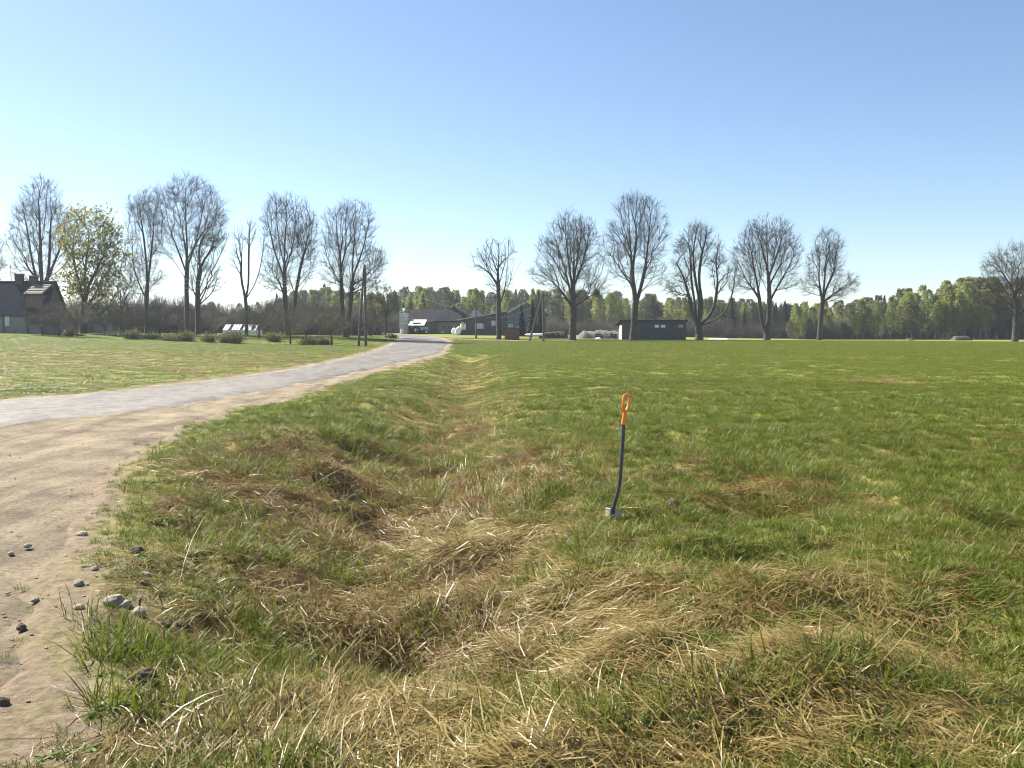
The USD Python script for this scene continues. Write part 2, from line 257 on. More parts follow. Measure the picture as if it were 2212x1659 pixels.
n = {'g': ('geometry', {}), 'v': ('voronoi_texture', dict(scale=38.0)), 'n2': ('noise_texture', dict(scale=.55, detail=7.0, roughness=.65)), 'n4': ('noise_texture', dict(scale=3.0, detail=6.0, roughness=.7)), 'sc': ('mapping', dict(scale=(1.0, .25, 1.0))),
     'rv': ('rgb_ramp', dict(ramp=[(0, (.34, .335, .325)), (.2, (.15, .148, .143)), (.45, (.092, .09, .086)), (.7, (.05, .049, .047))])), 'r2': ('rgb_ramp', dict(ramp=[(.35, (.62, .60, .58)), (.5, (1, 1, 1)), (.68, (1.3, 1.27, 1.2))])), 'md': ('mix_color', dict(b=(.23, .19, .138))), 'rd': ('rgb_ramp', dict(ramp=[(.42, (.04, .04, .04)), (.7, (.42, .42, .42))])), 'r4': ('rgb_ramp', dict(ramp=[(.4, (.8, .79, .78)), (.65, (1.15, 1.13, 1.1))])),
     'm': ('mix_color', dict(blend_type='multiply', fac=1.0, use_clamp=False)), 'm2': ('mix_color', dict(blend_type='multiply', fac=1.0, use_clamp=False)), 'u': ('bump', dict(strength=1.0, distance=.012, invert=True)), 'p': ('principled_bsdf', dict(roughness=.72, specular_ior_level=.3))}
mat('old_asphalt', n, [('g.position', 'v.vector'), ('g.position', 'sc.vector'), ('sc.vector', 'n2.vector'), ('g.position', 'n4.vector'), ('v.distance', 'rv.fac'), ('n2.fac', 'r2.fac'), ('n4.fac', 'r4.fac'), ('rv.color', 'm.a'), ('r2.color', 'm.b'), ('m.result', 'm2.a'), ('r4.color', 'm2.b'), ('m2.result', 'md.a'), ('n4.fac', 'rd.fac'), ('rd.color', 'md.fac'), ('md.result', 'p.base_color'), ('v.distance', 'u.height'), ('u.normal', 'p.normal')])
ramp_mat('bark', [(.3, (.026, .022, .017)), (.55, (.052, .045, .035)), (.75, (.085, .075, .058))], 4, .9, .03, 12, coord='obj')
ramp_mat('twigs', [(.3, (.036, .028, .021)), (.7, (.064, .05, .038))], 1.0, .8, coord='obj')
ramp_mat('scrub_twigs', [(.3, (.075, .062, .044)), (.7, (.13, .11, .075))], 1.0, .8, coord='obj')
ramp_mat('birch_bark', [(.35, (.07, .065, .06)), (.5, (.27, .26, .24)), (.8, (.4, .385, .36))], 5, .7, coord='obj')
ramp_mat('leaf_spring', [(.2, (.14, .17, .03)), (.6, (.24, .265, .05)), (.9, (.31, .32, .075))], .25, .5, translucent=.4, rand='object')
ramp_mat('leaf_maple', [(.1, (.20, .19, .02)), (.6, (.30, .28, .03)), (1, (.4, .36, .06))], .6, .5, translucent=.5, rand='island')
ramp_mat('leaf_dull', [(.2, (.075, .085, .035)), (.7, (.13, .135, .055))], .4, .6, translucent=.35)
ramp_mat('spruce_needles', [(.2, (.012, .026, .012)), (.7, (.028, .05, .022))], .5, .7, rand='object')
ramp_mat('moss_bush', [(.2, (.08, .08, .03)), (.7, (.15, .145, .05))], .5, .7, translucent=.3)
ramp_mat('slate_roof', [(.35, (.014, .017, .03)), (.65, (.026, .03, .046))], 2.5, .9, .01, 30, spec=.04)
ramp_mat('dark_roof', [(.35, (.035, .035, .04)), (.65, (.07, .068, .07))], 2.0, .95, .01, 20, spec=.05)
ramp_mat('pale_plaster', [(.35, (.13, .122, .128)), (.65, (.19, .18, .182))], 1.5, .9, .01, 20)
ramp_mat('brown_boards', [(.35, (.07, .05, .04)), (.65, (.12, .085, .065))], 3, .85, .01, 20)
ramp_mat('grey_wall', [(.35, (.12, .11, .10)), (.65, (.20, .18, .165))], 1.2, .9, .01, 20)
ramp_mat('blue_grey_boards', [(.35, (.075, .085, .10)), (.65, (.115, .125, .14))], 1.5, .85, .01, 15)
ramp_mat('dark_grey_boards', [(.35, (.05, .052, .056)), (.65, (.085, .085, .09))], 1.5, .85, .01, 15)
ramp_mat('weathered_laths', [(.35, (.35, .34, .32)), (.65, (.55, .53, .5))], 3, .8)
ramp_mat('old_laths', [(.35, (.16, .15, .13)), (.65, (.3, .285, .25))], 6, .9)
ramp_mat('concrete', [(.35, (.34, .345, .32)), (.65, (.46, .46, .43))], 1.2, .9, .01, 12)
ramp_mat('cream_sheet', [(.35, (.62, .6, .46)), (.65, (.72, .7, .56))], 1.0, .5)
ramp_mat('white_paint', [(.3, (.68, .68, .67)), (.7, (.82, .82, .81))], 2.0, .5)
ramp_mat('white_film', [(.3, (.62, .62, .62)), (.7, (.8, .8, .8))], 3.0, .25, spec=.6)
ramp_mat('grey_tarp', [(.3, (.075, .08, .07)), (.7, (.15, .155, .135))], 2.0, .95, spec=.06)
ramp_mat('log_pile', [(.3, (.025, .021, .016)), (.7, (.085, .07, .052))], 4.0, .95, spec=.05)
ramp_mat('dark_brush', [(.3, (.035, .028, .02)), (.7, (.09, .07, .05))], 6.0, .95, .05, 12)
ramp_mat('rust_brown', [(.3, (.075, .042, .026)), (.7, (.13, .07, .042))], 2.5, .8)
ramp_mat('brick_red', [(.3, (.05, .028, .024)), (.7, (.08, .042, .036))], 6, .9)
ramp_mat('pole_wood', [(.3, (.05, .045, .038)), (.7, (.10, .09, .075))], 5, .9)
ramp_mat('dark_metal', [(.3, (.03, .03, .032)), (.7, (.05, .05, .052))], 5, .5)
ramp_mat('tractor_blue', [(.3, (.28, .42, .46)), (.7, (.42, .56, .6))], 3, .4)
ramp_mat('rubber', [(.3, (.012, .012, .012)), (.7, (.02, .02, .02))], 3, .8)
ramp_mat('stone', [(.3, (.13, .105, .08)), (.5, (.23, .195, .155)), (.7, (.33, .29, .24))], 22, .85, .008, 60)
ramp_mat('soil_clod', [(.3, (.05, .034, .022)), (.7, (.14, .095, .064))], 25, .95, .02, 60)
ramp_mat('orange_plastic', [(.3, (.62, .15, .012)), (.7, (.72, .19, .02))], 8, .38, .0006, 400, spec=.5)
ramp_mat('grey_steel_shaft', [(.3, (.028, .029, .031)), (.7, (.045, .046, .05))], 20, .42, .0004, 300, spec=.5)
ramp_mat('blade_steel', [(.3, (.28, .265, .23)), (.7, (.4, .385, .35))], 12, .55, .0006, 100, metallic=.1)
ramp_mat('black_void', [(.3, (.012, .012, .012)), (.7, (.02, .02, .02))], 3, .9)
mat('pane', {'t': ('transparent_bsdf', {}), 'g': ('glossy_bsdf', dict(roughness=.03, color=(.9, .93, .95))), 'f': ('fresnel', dict(IOR=1.6)), 'm': ('mix_closure', {})}, [('f.fac', 'm.fac'), ('t.BSDF', 'm.closure1'), ('g.BSDF', 'm.closure2')], surface='m.closure')

# ------------------------------------------------------------------ ground sheet and road sheets
ang = np.unique(np.concatenate([np.linspace(-math.pi, -.72, 40), np.linspace(-.72, .72, 560), np.linspace(.72, math.pi, 40)]))[:-1]
rad = np.concatenate([np.geomspace(1.0, 14, 150), np.geomspace(14, 160, 150)[1:], np.geomspace(160, 6000, 45)[1:]])
A, R = np.meshgrid(ang, rad, indexing='ij'); X, Y = (R * np.sin(A)), (R * np.cos(A))
Z = terrain_h(X.ravel(), Y.ravel())
na, nr_ = A.shape; I, J = np.meshgrid(np.arange(na), np.arange(nr_ - 1), indexing='ij'); I2 = (I + 1) % na
q = np.stack([I * nr_ + J, I * nr_ + J + 1, I2 * nr_ + J + 1, I2 * nr_ + J], -1).reshape(-1, 4)[:, ::-1]
V = np.vstack([np.c_[X.ravel(), Y.ravel(), Z], [[0, 0, H1(0., 0.)]]]); c0 = len(V) - 1
ring = np.arange(na) * nr_
FQ = np.vstack([q[:, [0, 1, 2]], q[:, [0, 2, 3]], np.stack([np.full(na, c0), np.roll(ring, -1), ring], 1)])
g = obj('ground', (V, FQ), 'ground', smooth=True, kind='structure')
st_, br_, ba_, lf_ = masks(V[:, 0], V[:, 1])
cover = np.stack([np.clip(st_ * .5 + br_, 0, 1), np.maximum(ba_, np.clip(inside_depth(dirt_poly, V[:, 0], V[:, 1]) / .45 + .55 + .9 * meshkit.fbm(V * [2.2, 2.2, 0], 4, 77), 0, 1)), lf_ * .4], 1)
UsdGeom.PrimvarsAPI(g).CreatePrimvar('cover', Sdf.ValueTypeNames.Float3Array, 'vertex').Set(Vt.Vec3fArray.FromNumpy(cover.astype(np.float32)))
def strip(L, Rr, m, lift, tuck, n_across):
    u = np.linspace(0, 1, n_across); P = L[:, None] * (1 - u)[None, :, None] + Rr[:, None] * u[None, :, None]
    x, y = P[..., 0].ravel(), P[..., 1].ravel(); e = np.minimum(u, 1 - u)[None, :] * np.linalg.norm(Rr - L, axis=1)[:, None]
    z = height(x, y) + (lift - (lift + tuck) * np.clip(1 - e / .3, 0, 1)).ravel()
    i, j = np.meshgrid(np.arange(len(L) - 1), np.arange(n_across - 1), indexing='ij'); k = n_across
    return np.c_[x, y, z], np.stack([i * k + j, i * k + j + 1, (i + 1) * k + j + 1, (i + 1) * k + j], -1).reshape(-1, 4)
obj('road_shoulder', strip(LE, GEw, 'sandy_dirt', .0, .03, 70), 'sandy_dirt', smooth=True, kind='structure')
obj('road', strip(RLw, RRw, 'old_asphalt', .035, .015, 30), 'old_asphalt', smooth=True, kind='structure')
tn = np.gradient(track, axis=0); tn /= np.linalg.norm(tn, axis=1, keepdims=True); tn = np.c_[-tn[:, 1], tn[:, 0]]
obj('farm_track', strip(track + tn * 1.5, track - tn * 1.5, 'sandy_dirt', .05, .0, 6), 'sandy_dirt', smooth=True, kind='structure')

# ------------------------------------------------------------------ grass
def tuft(n, rad, hmin, hmax, wid, bend, comb=0.0, combdir=0.0, flat=0.0, seed=0, segs=3):
    rs = np.random.RandomState(seed); V, Fc = [], []
    r = rad * np.sqrt(rs.rand(n)); a = rs.rand(n) * 2 * np.pi
    p = np.c_[r * np.cos(a), r * np.sin(a), np.full(n, -0.015)]
    az = a + rs.normal(0, .9, n); az = np.where(rs.rand(n) < comb, combdir + rs.normal(0, .42, n), az)
    L = hmin + (hmax - hmin) * rs.rand(n) ** 1.3; el0 = np.clip(rs.normal(1.25 - flat, .22, n), .05, 1.5); bd = bend * (0.4 + rs.rand(n))
    w = wid * (.6 + .8 * rs.rand(n)); el = el0.copy(); side0 = np.c_[-np.sin(az), np.cos(az), np.zeros(n)]; tw = rs.normal(0, .5, n)
    pts = [p]; azs = az.copy(); curl = rs.normal(0, .25, n)
    for k in range(segs):
        d = np.c_[np.cos(el) * np.cos(azs), np.cos(el) * np.sin(azs), np.sin(el)]; p = p + d * (L / segs)[:, None]
        p[:, 2] = np.maximum(p[:, 2], 0.004 + 0.01 * rs.rand(n)); pts.append(p); el = el - bd; azs = azs + curl
    side = side0 * np.cos(tw)[:, None] + np.array([0, 0, 1.]) * np.sin(tw)[:, None] * .6
    for k in range(segs):
        wk = w * (1 - .45 * (k / segs) ** 1.5); V += [pts[k] - side * wk[:, None] / 2, pts[k] + side * wk[:, None] / 2]
    V.append(pts[segs]); nv = 2 * segs + 1
    VV = np.stack(V, 1).reshape(-1, 3); b = (np.arange(n) * nv)[:, None]
    for k in range(segs - 1): Fc += [b + np.array([[2 * k, 2 * k + 1, 2 * k + 3]]), b + np.array([[2 * k, 2 * k + 3, 2 * k + 2]])]
    Fc.append(b + np.array([[2 * segs - 2, 2 * segs - 1, 2 * segs]]))
    return VV, np.vstack(Fc)
PROTO = {'green': [('grass_green', tuft(50, .10, .03, .10, .0052, .35, .3, 0, .25, s)) for s in (1, 2, 3)] + [('grass_green', tuft(44, .08, .06, .17, .0055, .4, .3, 0, .15, s)) for s in (4, 5)],
         'weed': [('grass_lawn', tuft(15, .015, .07, .17, .024, .5, 0, 0, .75, s, 4)) for s in (41, 42)],
         'sprout': [('grass_green', tuft(26, .09, .10, .26, .0058, .35, .3, 0, .1, s)) for s in (38, 39)],
         'lawn': [('grass_lawn', tuft(40, .16, .03, .09, .011, .3, .2, 0, .4, s, 2)) for s in (6, 7)],
         'far': [('grass_green', tuft(44, .2, .03, .10, .015, .3, .2, 0, .4, s, 2)) for s in (8, 9, 10)],
         'straw': [('grass_straw', tuft(38, .10, .07, .20, .0048, .5, .4, 0, .45, s)) for s in (11, 12)] + [('grass_straw', tuft(26, .14, .08, .28, .0045, .2, .5, 0, 1.2, s)) for s in (16, 17)],
         'mat': [('grass_straw', tuft(26, .16, .12, .42, .0062, .12, .75, 0, 1.22, s, 4)) for s in (34, 35, 36)] + [('grass_brown', tuft(24, .15, .1, .36, .006, .12, .7, 0, 1.22, 37, 4))],
         'stalk': [('grass_straw', tuft(4, .1, .45, .85, .0042, .18, .7, 0, .75, s, 4)) for s in (31, 32, 33)],
         'mop': [('grass_straw', tuft(48, .11, .20, .46, .0066, .5, .85, 0, .75, s, 4)) for s in (13, 14, 15)],
         'brown': [('grass_brown', tuft(42, .10, .06, .18, .0048, .45, .35, 0, .4, s)) for s in (18, 19)] + [('grass_brown', tuft(30, .14, .07, .26, .0045, .2, .4, 0, 1.2, s)) for s in (22, 23)],
         'mopbrown': [('grass_brown', tuft(46, .11, .16, .40, .0062, .5, .8, 0, .7, s, 4)) for s in (20, 21)],
         'fardry': [('grass_brown', tuft(34, .2, .04, .13, .013, .5, .3, 0, .6, s, 2)) for s in (24, 25)] + [('grass_straw', tuft(34, .2, .04, .13, .013, .5, .3, 0, .6, 26, 2))]}
SPADE = at(1324, 1121)[:2]
def scatter(r0, r1, dens, half=.66):
    n = int(dens * half * (r1 * r1 - r0 * r0)); r = np.sqrt(RS.rand(n) * (r1 * r1 - r0 * r0) + r0 * r0); a = (RS.rand(n) * 2 - 1) * half
    return r * np.sin(a), r * np.cos(a)
PL = {k: [] for k in PROTO}
def put(kind, x, y, sc, lean=None):
    if len(x): PL[kind].append((x, y, sc, np.full(len(x), np.nan) if lean is None else lean))
for r0, r1, dn, sc0 in [(1.6, 5, 260, .82), (5, 9, 190, .9), (9, 16, 120, 1.0), (16, 28, 55, 1.2)]:
    x, y = scatter(r0, r1, dn); s, b, ba, lf = masks(x, y); ins = inside_depth(dirt_poly, x, y); u = RS.rand(len(x)); v = RS.rand(len(x))
    edge = np.clip(-ins / .5, 0, 1); keep = (ins < -.03) & (v > ba * .75) & (v < .25 + edge) & ~((np.hypot(x - SPADE[0], y - SPADE[1]) < .09) | ((np.abs(x - SPADE[0]) < .16) & (y > SPADE[1] - .5) & (y < SPADE[1]) & (v < .3))) | ((ins > 0) & (ins < .5) & (v < .03 * (1 - ins / .5)) & (r0 < 16))
    x, y, s, b, u, ins = x[keep], y[keep], s[keep], b[keep], u[keep], ins[keep]
    short = np.clip(.45 + .55 * (-ins / 1.3), .4, 1); lf = lf[keep]
    # dead grass lies combed in drifts
    th = 6.0 * meshkit.fbm(np.c_[x / 1.6, y / 1.6, np.full(len(x), 4.)], 3, 31) + RS.normal(0, .45, len(x)); sc = sc0 * short * (.7 + .6 * RS.rand(len(x)))
    w = RS.rand(len(x)); mop = w < np.clip((np.maximum(s, b) - .42) * 1.2, 0, .35)
    ks = u < s * .8; kb = (~ks) & (u < s * .8 + b * .75); kg = ~(ks | kb)
    
    if r0 < 16:
        xm, ym = scatter(r0, r1, 110 if r0 < 5 else 80 if r0 < 9 else 30); sm, bm, _, lm = masks(xm, ym); q = (np.clip(sm + bm * .8, 0, 1) * .9 > RS.rand(len(xm))) & (inside_depth(dirt_poly, xm, ym) < -.45) & ~lm & (np.hypot(xm - SPADE[0], ym - SPADE[1]) > .25); put('mat', xm[q], ym[q], sc0 * (.7 + .6 * RS.rand(q.sum())), (6.0 * meshkit.fbm(np.c_[xm / 1.6, ym / 1.6, np.full(len(xm), 4.)], 3, 31) + RS.normal(0, .4, len(xm)))[q])
    if r0 < 16:
        xm, ym = scatter(r0, r1, 70 if r0 < 5 else 50 if r0 < 9 else 22); sm, bm, _, lm = masks(xm, ym); nz = meshkit.fbm(np.c_[xm / .6, ym / .6, np.zeros(len(xm))], 3, 55); q = (sm + bm * .6 > .3) & (nz > .56) & (inside_depth(dirt_poly, xm, ym) < -.2) & ~lm & (np.hypot(xm - SPADE[0], ym - SPADE[1]) > .25); put('sprout', xm[q], ym[q], sc0 * (.8 + .6 * RS.rand(q.sum())))
    if r0 < 16: xm, ym = scatter(r0, r1, 8.0); q = (meshkit.fbm(np.c_[xm / 1.3, ym / 1.3, np.zeros(len(xm))], 3, 66) > .5) & (inside_depth(dirt_poly, xm, ym) < -.25) & (np.hypot(xm - SPADE[0], ym - SPADE[1]) > .2); put('weed', xm[q], ym[q], .35 + .4 * RS.rand(q.sum()))
    xs, ys = scatter(r0, min(r1, 20), 2.0 if r0 < 9 else 1.2); ss, bs, _, _ = masks(xs, ys); q = (ss + bs > RS.rand(len(xs)) * 1.2) & (inside_depth(dirt_poly, xs, ys) < -.2); put('stalk', xs[q], ys[q], .7 + .5 * RS.rand(q.sum()), RS.rand(q.sum()) * 6.28)
    for nm, q in (('straw', ks & ~mop), ('mop', ks & mop), ('brown', kb & ~mop), ('mopbrown', kb & mop)): put(nm, x[q], y[q], sc[q], th[q])
    put('green', x[kg & ~lf], y[kg & ~lf], sc[kg & ~lf]); put('lawn', x[kg & lf], y[kg & lf], sc[kg & lf])
for r0, r1, dn, sc0 in [(24, 48, 20, 1.35), (48, 90, 9, 1.8), (90, 128, 6, 2.2)]:
    x, y = scatter(r0, r1, dn, .62); s, b, ba, lf = masks(x, y); d_ = inside_depth(dirt_poly, x, y); k = (d_ < -.1) & (~shapely.contains(track_poly, shapely.points(x, y)))
    x, y, s, b, lf, d_ = x[k], y[k], s[k], b[k], lf[k], d_[k]; u = RS.rand(len(x)); dry = u < (s + b) * .8; sc = sc0 * (.7 + .6 * RS.rand(len(x))) * np.clip(.5 - d_ / 2, .5, 1)
    put('fardry', x[dry], y[dry], sc[dry]); put('lawn', x[~dry & lf], y[~dry & lf], sc[~dry & lf]); put('far', x[~dry & ~lf], y[~dry & ~lf], sc[~dry & ~lf])
def instancer(name, kinds, label, cat):
    pi = UsdGeom.PointInstancer.Define(stage, numbered('/World', name)); base = str(pi.GetPath()); targets = []; P, Q, S, IDX = [], [], [], []
    for k in kinds:
        ids = []
        for m, me in PROTO[k]:
            o = usdkit.mesh(stage, f'{base}/prototypes/tuft_{len(targets):03d}', me, M[m]); ids.append(len(targets)); targets.append(o.GetPath())
        for x, y, sc, lean in PL[k]:
            z = height(x, y); e = .12
            nx, ny = (height(x - e, y) - height(x + e, y)) / (2 * e), (height(x, y - e) - height(x, y + e)) / (2 * e)
            th = np.where(np.isnan(lean), RS.rand(len(x)) * 2 * np.pi, lean)
            # spin about z, then tip to half the slope
            nn = np.c_[nx * .6, ny * .6, np.ones(len(x))]; nn /= np.linalg.norm(nn, axis=1, keepdims=True)
            h = np.c_[-nn[:, 1], nn[:, 0], np.zeros(len(x))]; wq = 1 + nn[:, 2]; q2 = np.c_[wq, h]; q2 /= np.linalg.norm(q2, axis=1, keepdims=True)
            c, s_ = np.cos(th / 2), np.sin(th / 2); w2, a2, b2, c2 = q2.T
            qq = np.c_[w2 * c - c2 * s_, a2 * c + b2 * s_, b2 * c - a2 * s_, w2 * s_ + c2 * c]
            P.append(np.c_[x, y, z]); Q.append(qq); S.append(np.c_[sc, sc, sc * np.where(np.hypot(x, y) > 22, .62, 1.)]); IDX.append(RS.choice(ids, len(x)))
    P, Q, S, IDX = (np.concatenate(a) for a in (P, Q, S, IDX))
    pi.CreatePrototypesRel().SetTargets(targets); pi.CreateProtoIndicesAttr(Vt.IntArray.FromNumpy(IDX.astype(np.int32)))
    pi.CreatePositionsAttr(Vt.Vec3fArray.FromNumpy(P.astype(np.float32))); pi.CreateScalesAttr(Vt.Vec3fArray.FromNumpy(S.astype(np.float32)))
    pi.CreateOrientationsAttr(Vt.QuathArray([Gf.Quath(float(a), float(b), float(c), float(d)) for a, b, c, d in Q]))
    print(name, len(P)); return tag(pi, label, cat, None, 'stuff')
instancer('green_grass', ['green', 'sprout', 'weed', 'lawn', 'far'], 'green spring grass of the meadow, the ditch banks and the lawn across the road', 'grass')
instancer('dry_grass', ['straw', 'mat', 'stalk', 'mop', 'brown', 'mopbrown', 'fardry'], 'dead straw and brown grass lying in combed drifts among the green grass', 'grass')

# ------------------------------------------------------------------ bare trees
def grow(seeds, targets, bf=.35, ang=.9):
    """Joins the targets to the seed limbs, each to the node that makes it short and straight (a balanced spanning tree)."""
    pos, par, plen, dirs = [], [], [], []
    for poly, root in seeds:
        for k, p in enumerate(poly):
            if k == 0 and root is not None: last = root; continue
            pa = -1 if (k == 0) else last
            pos.append(np.asarray(p, float)); par.append(pa); last = len(pos) - 1
            if pa < 0: plen.append(0.); dirs.append(np.array([0, 0, 1.]))
            else: v = pos[-1] - pos[pa]; l = np.linalg.norm(v) + 1e-9; plen.append(plen[pa] + l); dirs.append(v / l)
    T = np.asarray(targets, float); n = len(T); best = np.full(n, np.inf); bp = np.zeros(n, int); alive = np.ones(n, bool)
    def upd(i):
        v = T - pos[i]; l = np.sqrt((v * v).sum(1)) + 1e-9; c = (v @ dirs[i]) / l
        cost = l * (1 + ang * (1 - c)) + bf * plen[i]; m = cost < best; best[m] = cost[m]; bp[m] = i
    first = [k for k in range(len(pos)) if par[k] >= 0 and k > 1]
    for i in first: upd(i)
    for _ in range(n):
        j = int(np.argmin(np.where(alive, best, np.inf))); alive[j] = False; pa = int(bp[j])
        v = T[j] - pos[pa]; l = np.linalg.norm(v) + 1e-9; d = v / l
        pos.append(T[j]); par.append(pa); plen.append(plen[pa] + l); dirs.append(.5 * d + .5 * dirs[pa]); dirs[-1] /= np.linalg.norm(dirs[-1]) + 1e-9
        upd(len(pos) - 1)
    return np.array(pos), np.array(par), np.array(dirs)
def radii(par, base_r, e=1.75, tip=.012):
    n = len(par); a = np.zeros(n); kids = np.bincount(par[par >= 0], minlength=n)
    order = np.arange(n)[::-1]; acc = np.zeros(n)
    for i in order:
        acc[i] = 1.0 if kids[i] == 0 else acc[i]
        if par[i] >= 0: acc[par[i]] += acc[i]
    r = acc ** (1 / e); r = r / r.max() * base_r; return np.maximum(r, tip)
def prisms(a, b, ra, rb, k):
    n = len(a); d = b - a; d /= np.linalg.norm(d, axis=1, keepdims=True) + 1e-9
    ref = np.where(np.abs(d[:, 2:]) < .9, [[0, 0, 1.]], [[1., 0, 0]]); u = np.cross(d, ref); u /= np.linalg.norm(u, axis=1, keepdims=True); w = np.cross(d, u)
    an = np.arange(k) * 2 * np.pi / k; o = np.cos(an)[None, :, None] * u[:, None] + np.sin(an)[None, :, None] * w[:, None]
    V = np.concatenate([a[:, None] + o * ra[:, None, None], b[:, None] + o * rb[:, None, None]], 1).reshape(-1, 3)
    j = np.arange(k); f = np.vstack([np.c_[j, (j + 1) % k, (j + 1) % k + k], np.c_[j, (j + 1) % k + k, j + k]])
    return V, (np.arange(n)[:, None, None] * 2 * k + f[None]).reshape(-1, 3)
def spikes(a, d, L, r):
    n = len(a); d = d / (np.linalg.norm(d, axis=1, keepdims=True) + 1e-9); ref = np.where(np.abs(d[:, 2:]) < .9, [[0, 0, 1.]], [[1., 0, 0]]); u = np.cross(d, ref); u /= np.linalg.norm(u, axis=1, keepdims=True); w = np.cross(d, u)
    an = np.arange(3) * 2 * np.pi / 3; o = np.cos(an)[None, :, None] * u[:, None] + np.sin(an)[None, :, None] * w[:, None]
    V = np.concatenate([a[:, None] + o * r, (a + d * L[:, None])[:, None]], 1).reshape(-1, 3); f = np.array([[0, 1, 3], [1, 2, 3], [2, 0, 3]])
    return V, (np.arange(n)[:, None, None] * 4 + f[None]).reshape(-1, 3)
def skeleton_mesh(pos, par, r, cut, flare=True):
    i = np.where(par >= 0)[0]; a, b, ra, rb = pos[par[i]], pos[i], np.minimum(r[par[i]], r[i] * 1.35), r[i]
    th = ra > cut; out = []
    for m, k in ((th, 7), (~th, 3)):
        if m.any(): out.append(prisms(a[m], b[m] + (b[m] - a[m]) * .03, ra[m], rb[m], k))
        else: out.append(None)
    return out
def twig_mesh(pos, par, r, dirs, rs, per=4, length=.9, tr=.011, up=.35, lim=.05):
    i = np.where((r < lim) & (par >= 0))[0]; i = np.repeat(i, per); t = rs.rand(len(i), 1)
    a = pos[i] * t + pos[par[i]] * (1 - t); d = dirs[i] * .8 + rs.normal(0, .68, (len(i), 3)) + [0, 0, up]; L = length * (.35 + .9 * rs.rand(len(i)))
    V1, F1 = spikes(a, d, L, tr)
    # side twiglets
    dn = d / np.linalg.norm(d, axis=1, keepdims=True); a2 = a + dn * (L * (.3 + .5 * rs.rand(len(i))))[:, None]; d2 = dn + rs.normal(0, .6, (len(i), 3)) + [0, 0, up * .5]
    V2, F2 = spikes(a2, d2, L * .55, tr * .8)
    return np.vstack([V1, V2]), np.vstack([F1, F2 + len(V1)]), a + dn * L[:, None]
def crown_targets(env, depth, n, rs, shell=.55):
    """env: ellipses of the crown in the frame; each becomes an ellipsoid of that size at the tree's distance."""
    w = np.array([e[2] * e[3] * min(e[2], e[3]) ** .5 for e in env]); w = w / w.sum(); out = []
    for (ex, ey, rx, ry), k in zip(env, w):
        m = max(6, int(n * k * 1.25)); v = rs.normal(size=(m, 3)); v /= np.linalg.norm(v, axis=1, keepdims=True); rr = rs.rand(m, 1) ** (1 / 3.); rr = rr * (1 - shell * .5) + shell * .5 * np.sqrt(rs.rand(m, 1)); v = v * rr
        c = W(ex, ey, depth); s = depth / F * 1.07; out.append(c + v * [rx * s, min(rx, 1.2 * ry) * s * .9, ry * s])
    T = np.vstack(out); k = rs.rand(len(T)) < .1; c = T.mean(0); T[k] = c + (T[k] - c) * (1.02 + .13 * rs.rand(k.sum(), 1)); hole = meshkit.fbm(T / 2.2, 2, int(n)) ; return T[(hole > .38) | (rs.rand(len(T)) < .25)]
def bare_tree(name, label, depth, base, r0, stems, env, n=900, seed=0, group=None, twig=1.1, per=6, cat='tree', leaf=None, leaf_n=1, leaf_s=.22, mats=('bark', 'twigs'), bf=.3, tr=.0075, up=.05, tip=.014, ang=.9, wig=.07):
    rs = np.random.RandomState(seed + 100); B = W(base[0], base[1], depth); B[2] = H1(B[0], B[1]); s = depth / F
    seeds, made = [], 0; first = True
    for st in stems:
        pts = [W(q[0], q[1], depth) + np.array([0, (q[2] if len(q) > 2 else 0.), 0]) for q in st]
        if first: pts = [B - [0, 0, .3], B + [0, 0, .25]] + pts; root = None
        else:
            allp = np.vstack([x for x, _ in seeds]); start = pts[0]; flat = []
            for x, r_ in seeds: flat += list(x if r_ is None else x[1:])
            root = int(np.argmin(np.linalg.norm(np.array(flat) - start, axis=1))); pts = [flat[root]] + pts[1:]
        P = np.array(pts); t = np.r_[0, np.cumsum(np.linalg.norm(np.diff(P, axis=0), axis=1))]; m = max(3, int(t[-1] / .9))
        Q = np.stack([np.interp(np.linspace(0, t[-1], m), t, P[:, c]) for c in range(3)], 1); Q[1:-1] += rs.normal(0, wig, (m - 2, 3)) * [1, 1, .3] * (1 if not first else .4)
        if first: Q[0] = P[0]
        seeds.append((Q, root)); first = False
    T = crown_targets(env, depth, n, rs); T = T[T[:, 2] > B[2] + 1.2]
    pos, par, dirs = grow(seeds, T, bf, ang); r = radii(par, r0 * .68, tip=tip)
    # root flare
    low = (pos[:, 2] < B[2] + .5) & (par <= 1) & (np.arange(len(par)) < 3); r[low] *= 1.25
    main = np.full(len(par), -1)
    for i in np.argsort(r): 
        if par[i] >= 0: main[par[i]] = i
    free = (par >= 0) & (main >= 0) & (np.arange(len(par)) > 2)
    for _ in range(2): q_ = pos.copy(); q_[free] = .5 * pos[free] + .25 * pos[par[free]] + .25 * pos[main[free]]; pos = q_
    pos = pos - B; t = thing(name, label, cat, B, group=group)
    thick, thin = skeleton_mesh(pos, par, r, .075)
    obj('trunk', thick, mats[0], t, smooth=60)
    V1, F1, tips = twig_mesh(pos, par, r, dirs, rs, per, twig, tr, up, lim=.045)
    if thin is not None: V1, F1 = np.vstack([V1, thin[0]]), np.vstack([F1, thin[1] + len(V1)])
    obj('crown', (V1, F1), mats[1], t)
    if leaf:
        k = rs.choice(len(tips), min(len(tips), leaf_n), replace=False); obj('leaves', cards(tips[k] + rs.normal(0, .15, (len(k), 3)), leaf_s, rs), leaf, t)
    return t
